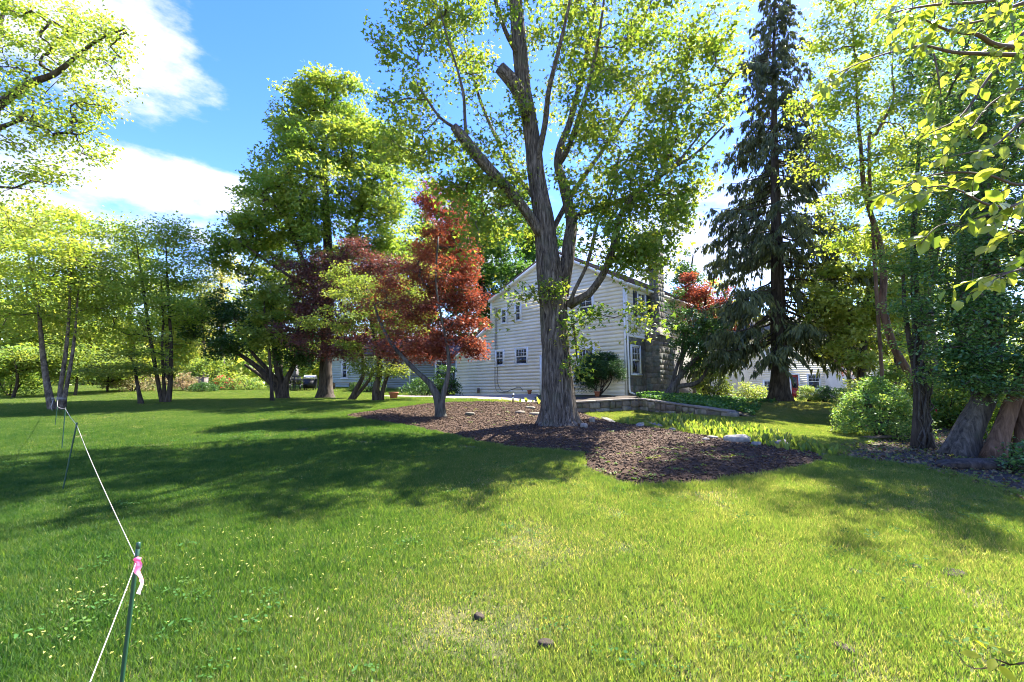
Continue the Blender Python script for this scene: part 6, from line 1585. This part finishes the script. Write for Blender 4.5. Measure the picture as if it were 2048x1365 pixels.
gR = "stones edging the mulch bed"
for i, (px, py, w, h, lb) in enumerate([(1474, 888, 60, 22, "long low pale stone at the edge of the shoots"), (1560, 893, 40, 30, "rounded pale stone at the right among the shoots"), (1412, 885, 20, 8, "small flat pale stone lying in the mulch"), (1513, 898, 30, 10, "flat stone between the long and the rounded stone"),
                                        (1184, 852, 20, 16, "pale stone at the foot of the maple's right root"), (1168, 862, 24, 14, "cream stone resting against the maple trunk"), (1345, 862, 20, 14, "small dark edged stone where the slabs end"), (1425, 880, 26, 6, "thin flat stone behind the small flat one"), (1648, 912, 26, 12, "grey stone at the right tip of the bed")]):
    g = ground(px, py); sc = g[1] / F; z = float(mulch_z(np.array([g[0]]), np.array([g[1]]))[0])
    rock("edging_stone", lb, gR, (g[0], g[1], z + h * sc * .18), (w * sc * .85, w * sc * .6, h * sc * 1.0), 920 + i, rz=.3 * i)
for i, (p0, p1, lb) in enumerate([((1245, 848), (1322, 861), "long narrow grey slab edging the bed, nearest the maple"), ((1275, 843), (1340, 858), "grey slab lying behind the first slab"), ((1190, 835), (1246, 849), "weathered slab nearest the maple root")]):
    A, B = ground(*p0), ground(*p1); c = (A + B) / 2; d = B - A; L = np.linalg.norm(d[:2])
    rock("stone_slab", lb, gR, (c[0], c[1], float(mulch_z(np.array([c[0]]), np.array([c[1]]))[0]) + .05), (L, .24, .12), 940 + i, rz=-math.atan2(d[1], d[0]))
for i, (px, py, w, lb) in enumerate([(1072, 838, 34, "exposed rock left of the maple trunk in the mulch"), (1040, 832, 30, "dark rock half buried in the mulch left of the maple"), (940, 838, 30, "half buried rock near the red maple's trunk"), (1060, 822, 26, "rock just behind the maple trunk on its left")]):
    g = ground(px, py); sc = g[1] / F; rock("bed_rock", lb, "rocks in the mulch left of the maple", (g[0], g[1], float(mulch_z(np.array([g[0]]), np.array([g[1]]))[0]) + .03), (w * sc * .8, w * sc * .6, .14), 950 + i, M_wallstone, rz=i)


def shoots():
    """clumps of upright leaves along the edge of the bed"""
    R = rng_(961); meshes = []
    for i in range(4):
        q = rng_(962 + i); m = MB(); nl = 4 + i % 3
        for k in range(nl):
            a = q.random() * 6.28; ln = q.uniform(.11, .20); lean = q.uniform(.1, .55); w = q.uniform(.018, .032); d = np.array([math.cos(a), math.sin(a), 0]); s = np.array([-d[1], d[0], 0]); V = []
            for t, ww in ((0, .3), (.4, 1), (.75, .8), (1, .02)): 
                c = d * (.01 + ln * lean * t ** 1.6) + np.array([0, 0, ln * (t - .18 * t * t * lean)]); V += [c - s * w * ww + d * .006 * ww, c + s * w * ww + d * .006 * ww]
            m.add(np.array(V), [np.array([(2 * j, 2 * j + 1, 2 * j + 3, 2 * j + 2) for j in range(3)])])
        meshes.append(mesh_np("shoot_clump", np.concatenate(m.V), [np.concatenate(v) for v in m.Fs.values()], L_shoot))
    band = np.array([ground(*p)[:2] for p in [(1300, 840), (1355, 836), (1440, 850), (1520, 866), (1600, 884), (1668, 906), (1672, 918), (1610, 912), (1545, 902), (1500, 892), (1440, 878), (1370, 868), (1330, 858), (1300, 850)]])
    lo, hi = band.min(0), band.max(0); n = 0; pts = []
    for _ in range(20000):
        q = R.uniform(lo, hi)
        if not inside(band, q[0:1], q[1:2])[0]: continue
        if pts and np.min(np.hypot(*(np.array(pts) - q).T)) < .15: continue
        pts.append(q)
        if len(pts) >= 285: break
    for q in pts:
        o = link("lily_shoot", meshes[int(R.integers(4))]); o.location = (q[0], q[1], _h(q[0], q[1]) + .02); o.rotation_euler = (0, 0, R.random() * 6.28); s = R.uniform(.75, 1.25); o.scale = (s, s, s)
        tag(o, "clump of upright yellow green shoots in the row edging the mulch bed", "plant", "shoots edging the mulch bed")
    for px, py in ((1256, 850), (1246, 852), (1266, 846)):
        g = ground(px, py); o = link("lily_shoot", meshes[1]); o.location = (g[0], g[1], g[2] + .04); o.scale = (1.2,) * 3; o.rotation_euler = (0, 0, px); tag(o, "clump of shoots standing apart by the long grey slab", "plant", "shoots by the slab")
    # small plants along the patio
    for i, px in enumerate((895, 912, 926, 940, 958, 975, 990, 1006, 1040, 1052, 1066, 1078, 1086)):
        Y = 18.9 + .3 * math.sin(i * 2.1); p = P(px, 803, Y); o = link("bedding_plant", meshes[i % 4]); o.location = (p[0], p[1], float(mulch_z(p[0:1], p[1:2])[0])); s = (.8, 1.0, .7, 1.25)[i % 4] * (1.5 if px > 1035 else 1); o.scale = (s, s, s * .85); o.rotation_euler = (0, 0, i)
        tag(o, "small yellow green plant in the row along the patio edge", "plant", "small plants along the patio")
shoots()

# clods and bare lumps in the front lawn
for i, (px, py, w, lb) in enumerate([(1092, 1296, 28, "lump of dry turf in the sunny front lawn, bottom centre"), (1905, 1152, 52, "long dry clod at the edge of the shade, front right"), (1834, 1143, 24, "round dry clod left of the long one"), (1706, 1150, 28, "dark broken clod, leftmost at the front right"), (1686, 1306, 40, "flat patch of turned soil near the bottom right"), (958, 1240, 20, "small grey clod in the sunny grass, left of centre")]):
    g = ground(px, py); sc = g[1] / F
    rock("soil_clod", lb, "clods in the front lawn", (g[0], g[1], g[2] + .012), (w * sc * 1.1, w * sc * .7, .055), 970 + i, M_dirt, cat="clod", rz=.5 * i)

# ------------------------------------------------------------------ pots and lamp by the house
def pot(label, c, r, h, plant=False):
    root = thing("flower_pot", label, "pot", "terracotta pots by the house", c)
    m = MB(); m.lathe([(r * .62, 0), (r * .9, h * .78), (r * .92, h * .8), (r * 1.05, h * .8), (r * 1.08, h), (r * .94, h), (r * .9, h * .86), (.01, h * .84)], (0, 0, 0), 20); m.build("pot", M_terra, root, smooth=False)
    m = MB(); m.lathe([(r * .9, h * .85), (r * .4, h * .9), (.005, h * .91)], (0, 0, 0), 14); m.build("soil", M_dirt, root)
def tz1(p): return float(TZ(np.array([p[0]]), np.array([p[1]]))[0])
p = P(787, 802, 21.0); pot("largest terracotta pot, standing on the ground under the purple maple", (p[0], p[1], _h(p[0], p[1]) - .01), .22, .33)
p = hp(5.75, -.5, 0); pot("small terracotta pot left of the maple trunk by the house door", (p[0], p[1], _h(p[0], p[1]) + .03), .13, .24)
p = hp(.75, -1.45, 0); pot("terracotta pot below the clipped yew near the wall cap", (p[0], p[1], tz1(p)), .14, .24)

def path_light():
    p = P(1026, 806, 18.6); root = thing("path_light", "small pewter path light on the mulch before the patio", "path light", None, (p[0], p[1], float(mulch_z(p[0:1], p[1:2])[0])))
    m = MB(); m.lathe([(.035, -.05), (.035, .20), (.03, .22)], (0, 0, 0), 12); m.build("post", M_steel, root)
    m = MB(); m.lathe([(.03, .22), (.03, .29)], (0, 0, 0), 12); m.build("lens", M_glass, root)
    m = MB(); m.lathe([(.062, .285), (.058, .305), (.02, .345), (.005, .35)], (0, 0, 0), 14); m.build("cap", M_steel, root, smooth=True)
path_light()

# board and root mound at right
m = MB(); g = ground(1772, 879); m.box((0, 0, .07), (1.5, .22, .05), np.array([[.93, -.36, 0], [.36, .93, 0], [0, 0, 1]])); m.box((-.5, -.2, .02), (.09, .09, .1)); m.box((.5, .2, .02), (.09, .09, .1))
o = m.build("timber_plank", M_wood); o.location = tuple(g); tag(o, "weathered plank lying at the lawn edge behind the light green bush", "plank")
g = ground(1955, 938); rock("mossy_log", "dark mossy log lying in front of the twisted and leaning trunks", None, (g[0], g[1], g[2] + .05), (1.5, .55, .30), 981, M_bark_dark, cat="log", rz=.1, sq=1.05, rough=.8)
R = rng_(985); mt = MB(); g = ground(1752, 930); p_, r_ = resample([np.array([0, 0, -.02]), np.array([.0, 0, .12]), np.array([-.03, 0, .2]), np.array([-.10, .02, .21])], [.006, .006, .005, .004], .03); mt.tube(p_, r_, 6)
o = mt.build("bent_twig", M_twig, smooth=True); o.location = tuple(g); tag(o, "thin bent twig sticking up from the lawn edge at right", "twig")
for i, (px0, py0, px1, py1, lb) in enumerate([(1888, 905, 1880, 880, "thin bare stick leaning beside the twisted trunk"), (1985, 900, 1968, 850, "pale cane leaning between twisted and leaning trunks")]):
    g = ground(px0, py0); t = P(px1, py1, g[1] + .1); mt = MB(); q = np.linspace(0, 1, 6)[:, None]; mt.tube((t - g) * q + rng_(i).normal(size=(6, 3)) * .01, np.linspace(.011, .006, 6), 6); o = mt.build("bare_stick", M_wood, smooth=True); o.location = tuple(g); tag(o, lb, "stick")


# ------------------------------------------------------------------ cottage and terrace beyond the left trees
def cottage():
    Y = 36.0; X0, X1 = P(655, 780, Y)[0], P(918, 780, Y)[0]; z0 = _h((X0 + X1) / 2, Y) - .1
    root = thing("garage_cottage", "low grey green clapboard cottage behind the trees left of the house", "house", None, (X0, Y, z0))
    f = lambda a, z, d: np.array([a, -d, z]); W = X1 - X0; Wp = P(765, 780, Y)[0] - X0
    slab_on([(0, -.3), (W, -.3), (W, 2.75), (0, 2.75)], f, -5, 0).build("back_walls", M_mortar, root)
    lw = slab_on([(0, -.3), (Wp, -.3), (Wp, 2.7), (0, 2.7)], f, .001, .01).build("wall", M_sage, root); dw = slab_on([(Wp + .01, -.3), (W, -.3), (W, 2.7), (Wp + .01, 2.7)], f, .001, .01).build("wall", M_sage_shaded, root)  # right stretch of the same siding, shade put into its colour
    z = 0
    while z < 2.65:
        board_row(lambda a, q, d: f(a, q, d + .01), lambda q: (.10, Wp - .02), z, min(z + .19, 2.7), "siding_board", M_sage, lw); board_row(lambda a, q, d: f(a, q, d + .01), lambda q: (Wp + .03, W - .1), z, min(z + .19, 2.7), "siding_board", M_sage_shaded, dw); z += .19
    for a in (0, Wp - .05, W - .1): box_on(f, a, a + .09, -.2, 2.7, .011, .05).build("corner_board", M_trim, root)
    window_on(f, root, P(683, 760, Y)[0] - X0 + .08, P(692, 760, Y)[0] - X0 + .05, .95, 2.15, 1, 2, base=.04, casing=.12)
    window_on(f, root, P(872, 760, Y)[0] - X0, P(894, 760, Y)[0] - X0, .9, 2.2, 2, 2, base=.04)
    m = MB(); m.tube([f(P(820, 760, Y)[0] - X0, 0, .1), f(P(820, 760, Y)[0] - X0, 2.7, .1)], [.05, .05], 8); m.build("downspout", M_trim, root)
    m = MB(); m.hexa(np.array([(-.4, -.5, 2.68), (W + .2, -.5, 2.68), (W + .2, 5.3, 2.68), (-.4, 5.3, 2.68)]), np.array([(-.4, -.5, 2.80), (W + .2, -.5, 2.80), (W + .2, 2.4, 4.5), (-.4, 2.4, 4.5)])); m.build("roof", M_roof, root)
cottage()

def terrace_furniture():
    Y = 31.5
    def at(px, dy=0): p = P(px, 780, Y + dy); return np.array([p[0], p[1], _h(p[0], p[1])])
    c = at(588, .4); t = thing("patio_table", "dark round garden table under the furled parasol", "table", None, c)
    m = MB(); m.lathe([(.0, .70), (.62, .70), (.64, .72), (.62, .74), (.0, .74)], (0, 0, 0), 22); m.build("tabletop", M_dark, t)
    for k in range(4):
        a = k * math.pi / 2 + .6; m = MB(); m.tube([np.array([math.cos(a) * .45, math.sin(a) * .45, 0]), np.array([math.cos(a) * .35, math.sin(a) * .35, .70])], [.025, .02], 8); m.build("leg", M_dark, t)
    def chair(px, dy, rz, lb):
        o = thing("patio_chair", lb, "chair", "dark chairs round the garden table", at(px, dy)); o.rotation_euler = (0, 0, rz)
        m = MB(); m.box((0, 0, .43), (.48, .46, .04)); m.build("seat", M_dark, o)
        for i in range(5): m = MB(); m.box((-.19 + .095 * i, .22, .70), (.05, .025, .46)); m.build("back_slat", M_dark, o)
        m = MB(); m.box((0, .225, .94), (.5, .04, .05)); m.build("top_rail", M_dark, o)
        for sx in (-1, 1):
            for sy in (-1, 1): m = MB(); m.tube([np.array([sx * .22, sy * .21, 0]), np.array([sx * .21, sy * .20, .43])], [.018, .018], 8); m.build("leg", M_dark, o)
            m = MB(); m.box((sx * .24, 0, .64), (.04, .44, .03)); m.build("armrest", M_dark, o)
    chair(574, -.6, .5, "dark garden chair at the left of the table"); chair(598, -.7, 3.0, "dark garden chair in front of the table"); chair(608, .4, 4.6, "dark garden chair between table and grill"); chair(578, 1.2, -.4, "dark garden chair behind the table")
    u = thing("furled_parasol", "closed grey parasol standing through the garden table", "parasol", None, c + [0, 0, 0])
    m = MB(); m.tube([np.array([0, 0, 0]), np.array([0, 0, 2.45])], [.022, .02], 10); m.build("pole", M_wood, u)
    m = MB(); th = np.linspace(0, 2 * np.pi, 24, endpoint=False); rings = []
    for z, r in ((.95, .16), (1.1, .19), (1.5, .17), (1.62, .10), (1.75, .14), (2.2, .07), (2.42, .03)): rings.append(np.stack([np.cos(th) * r * (1 + .25 * np.cos(8 * th)), np.sin(th) * r * (1 + .25 * np.cos(8 * th)), np.full(24, z)], 1))
    m.rings(rings); m.build("canopy", M_cloth, u, smooth=True); m = MB(); m.lathe([(.3, 0), (.3, .05), (.06, .08)], (0, 0, 0), 16); m.build("base", M_dark, u)
    g = thing("gas_grill", "black gas grill with silver lid beside the garden table", "grill", None, at(620, -.2))
    m = MB(); m.box((0, 0, .45), (.75, .5, .62)); bevel_obj(m.build("cabinet", M_dark, g), .02); m = MB(); m.box((0, -.26, .40), (.68, .02, .5)); m.build("door", M_dark, g)
    n = 9; rr = []
    for i in range(n): a = math.pi * i / (n - 1); rr.append((-.24 * math.cos(a), .78 + .26 * math.sin(a)))
    m = MB(); i = np.arange(n); A = np.array([(-.36, y, z) for y, z in rr]); B = np.array([(.36, y, z) for y, z in rr]); j = (i + 1) % n
    m.add(np.concatenate([A, B]), [np.stack([i, j, j + n, i + n], 1), i[None], (i + n)[None]]); bevel_obj(m.build("lid", M_steel, g), .01)
    for s in (-1, 1): m = MB(); m.box((s * .56, 0, .76), (.36, .44, .04)); m.build("side_shelf", M_steel if s < 0 else M_dark, g)
    m = MB(); m.tube([np.array([-.25, -.3, .88]), np.array([.25, -.3, .88])], [.015, .015], 8); m.build("handle", M_steel, g)
    for sx in (-.3, .3):
        for sy in (-.18, .18): m = MB(); m.cyl((sx - .02, sy, .07), (sx + .02, sy, .07), .07, 14); m.build("wheel", M_dark, g)
    b = thing("garden_bench", "low grey bench in front of the cottage wall", "bench", None, at(684, 1.2))
    for k in range(4): m = MB(); m.box((0, -.18 + .12 * k, .44), (1.5, .10, .03)); m.build("seat_slat", M_wood, b)
    for s in (-.6, .6): m = MB(); m.box((s, 0, .21), (.08, .4, .43)); m.build("leg", M_wood, b)
    m = thing("storage_box", "small grey box set among the shrubs left of the evergreen", "box", None, at(402, 2.0)); q = MB(); q.box((0, 0, .42), (.66, .5, .84)); bevel_obj(q.build("body", M_cap, m), .02); q = MB(); q.box((0, 0, .87), (.72, .56, .05)); bevel_obj(q.build("lid", M_cap, m), .01)
terrace_furniture()

def neighbour():
    Y = 42.0; X0, X1 = P(1497, 800, Y)[0], P(1748, 800, Y)[0]; z0 = P(1590, 797, Y)[2]; W = X1 - X0
    root = thing("neighbouring_house", "white house with red door half hidden behind the spruce", "house", None, (X0, Y, z0)); f = lambda a, z, d: np.array([a, -d, z]); ax = lambda px: P(px, 790, Y)[0] - X0
    slab_on([(0, -.8), (W, -.8), (W, 5.4), (0, 5.4)], f, -8, 0).build("back_walls", M_siding, root)
    w = slab_on([(0, -.8), (W, -.8), (W, 5.4), (0, 5.4)], f, .001, .01).build("front_wall", M_siding, root); z = -.1
    while z < 5.3: board_row(lambda a, q, d: f(a, q, d + .01), lambda q: (.1, W - .1), z, min(z + .2, 5.4), "siding_board", M_siding, w); z += .2
    window_on(f, root, ax(1529), ax(1541), .45, 1.55, 2, 2, base=.04, casing=.12); window_on(f, root, ax(1618), ax(1640), .9, 2.1, 3, 2, base=.04, casing=.12); window_on(f, root, ax(1536), ax(1552), 3.3, 4.5, 2, 2, base=.04, casing=.12); window_on(f, root, ax(1672), ax(1694), .9, 2.1, 3, 2, base=.04, casing=.12)
    a0, a1 = ax(1583), ax(1598); d = box_on(f, a0, a1, .0, 2.1, .0, .04).build("door", M_red, root); 
    for q in ((a0 - .12, a0, -.02, 2.22), (a1, a1 + .12, -.02, 2.22), (a0, a1, 2.1, 2.22)): box_on(f, *q, 0, .08).build("door_frame", M_trim, d)
    box_on(f, a0 + .1, a1 - .1, .15, .75, .04, .06).build("door_panel", M_red, d); box_on(f, a0 + .1, a1 - .1, .95, 1.9, .04, .05).build("door_panel", M_glass, d)
    m = MB(); m.tube([f(a1 - .08, 1.0, .04), f(a1 - .08, 1.0, .12)], [.03, .03], 8); m.build("handle", M_steel, d)
    box_on(f, a0 - .4, a1 + .4, -.5, -.03, .02, .8).build("doorstep", M_cap, root)
    # projecting porch with a balustrade on top
    b0, b1 = ax(1652), ax(1742); pw = slab_on([(b0, -.8), (b1, -.8), (b1, 2.4), (b0, 2.4)], f, .02, 1.6).build("porch", M_siding, root); box_on(f, b0 - .1, b1 + .1, 2.42, 2.55, .02, 1.75).build("porch_roof", M_trim, pw)
    n = 22
    for i in range(n + 1): a = b0 + (b1 - b0) * i / n; box_on(f, a - .02, a + .02, 2.55, 3.25, 1.62, 1.66).build("baluster", M_trim, pw)
    box_on(f, b0 - .05, b1 + .05, 3.25, 3.33, 1.60, 1.68).build("handrail", M_trim, pw)
    m = MB(); m.hexa(np.array([(-.4, -.6, 5.36), (W + .4, -.6, 5.36), (W + .4, 8.6, 5.36), (-.4, 8.6, 5.36)]), np.array([(-.4, 3.9, 8.0), (W + .4, 3.9, 8.0), (W + .4, 4.1, 8.0), (-.4, 4.1, 8.0)])); m.build("roof", M_mortar, root)
neighbour()

# far belt of woodland all round, so the ground has an end
def far_belt():
    R = rng_(995); pos, ax, no, sz = [], [], [], []
    for k in range(150):
        a = math.radians(-78 + 156 * (k + R.random()) / 150); d = R.uniform(75, 120); c = np.array([math.sin(a) * d, math.cos(a) * d, 0]); h = R.uniform(7, 12); c[2] = _h(c[0], c[1]) + h * .45
        n = 200; u = nrm(R.normal(size=(n, 3))); pos.append(c + u * np.array([4.5, 4.5, h * .55]) * (R.random(n) ** .35)[:, None]); ax.append(R.normal(size=(n, 3))); no.append(R.normal(size=(n, 3)) + [0, 0, 1]); sz.append(R.uniform(1.0, 1.9, n))
    pos, ax, no, sz = map(np.concatenate, (pos, ax, no, sz)); V, f, k = leaf_arrays(pos, ax, no, sz, "diamond")
    tag(link("distant_woods", mesh_np("distant_woods", V, [f], L_bg, {"tint": np.repeat(R.random(len(pos)), k)})), "distant belt of green woods closing the horizon", "woods", kind="stuff")
far_belt()
_cache = {}
for o in scene.objects:
    if o.type == 'MESH' and o.data.name not in _cache: _cache[o.data.name] = len(o.data.loops) - 2 * len(o.data.polygons)
print('TRIANGLES', sum(_cache.values()), sorted(_cache.items(), key=lambda t: -t[1])[:14])
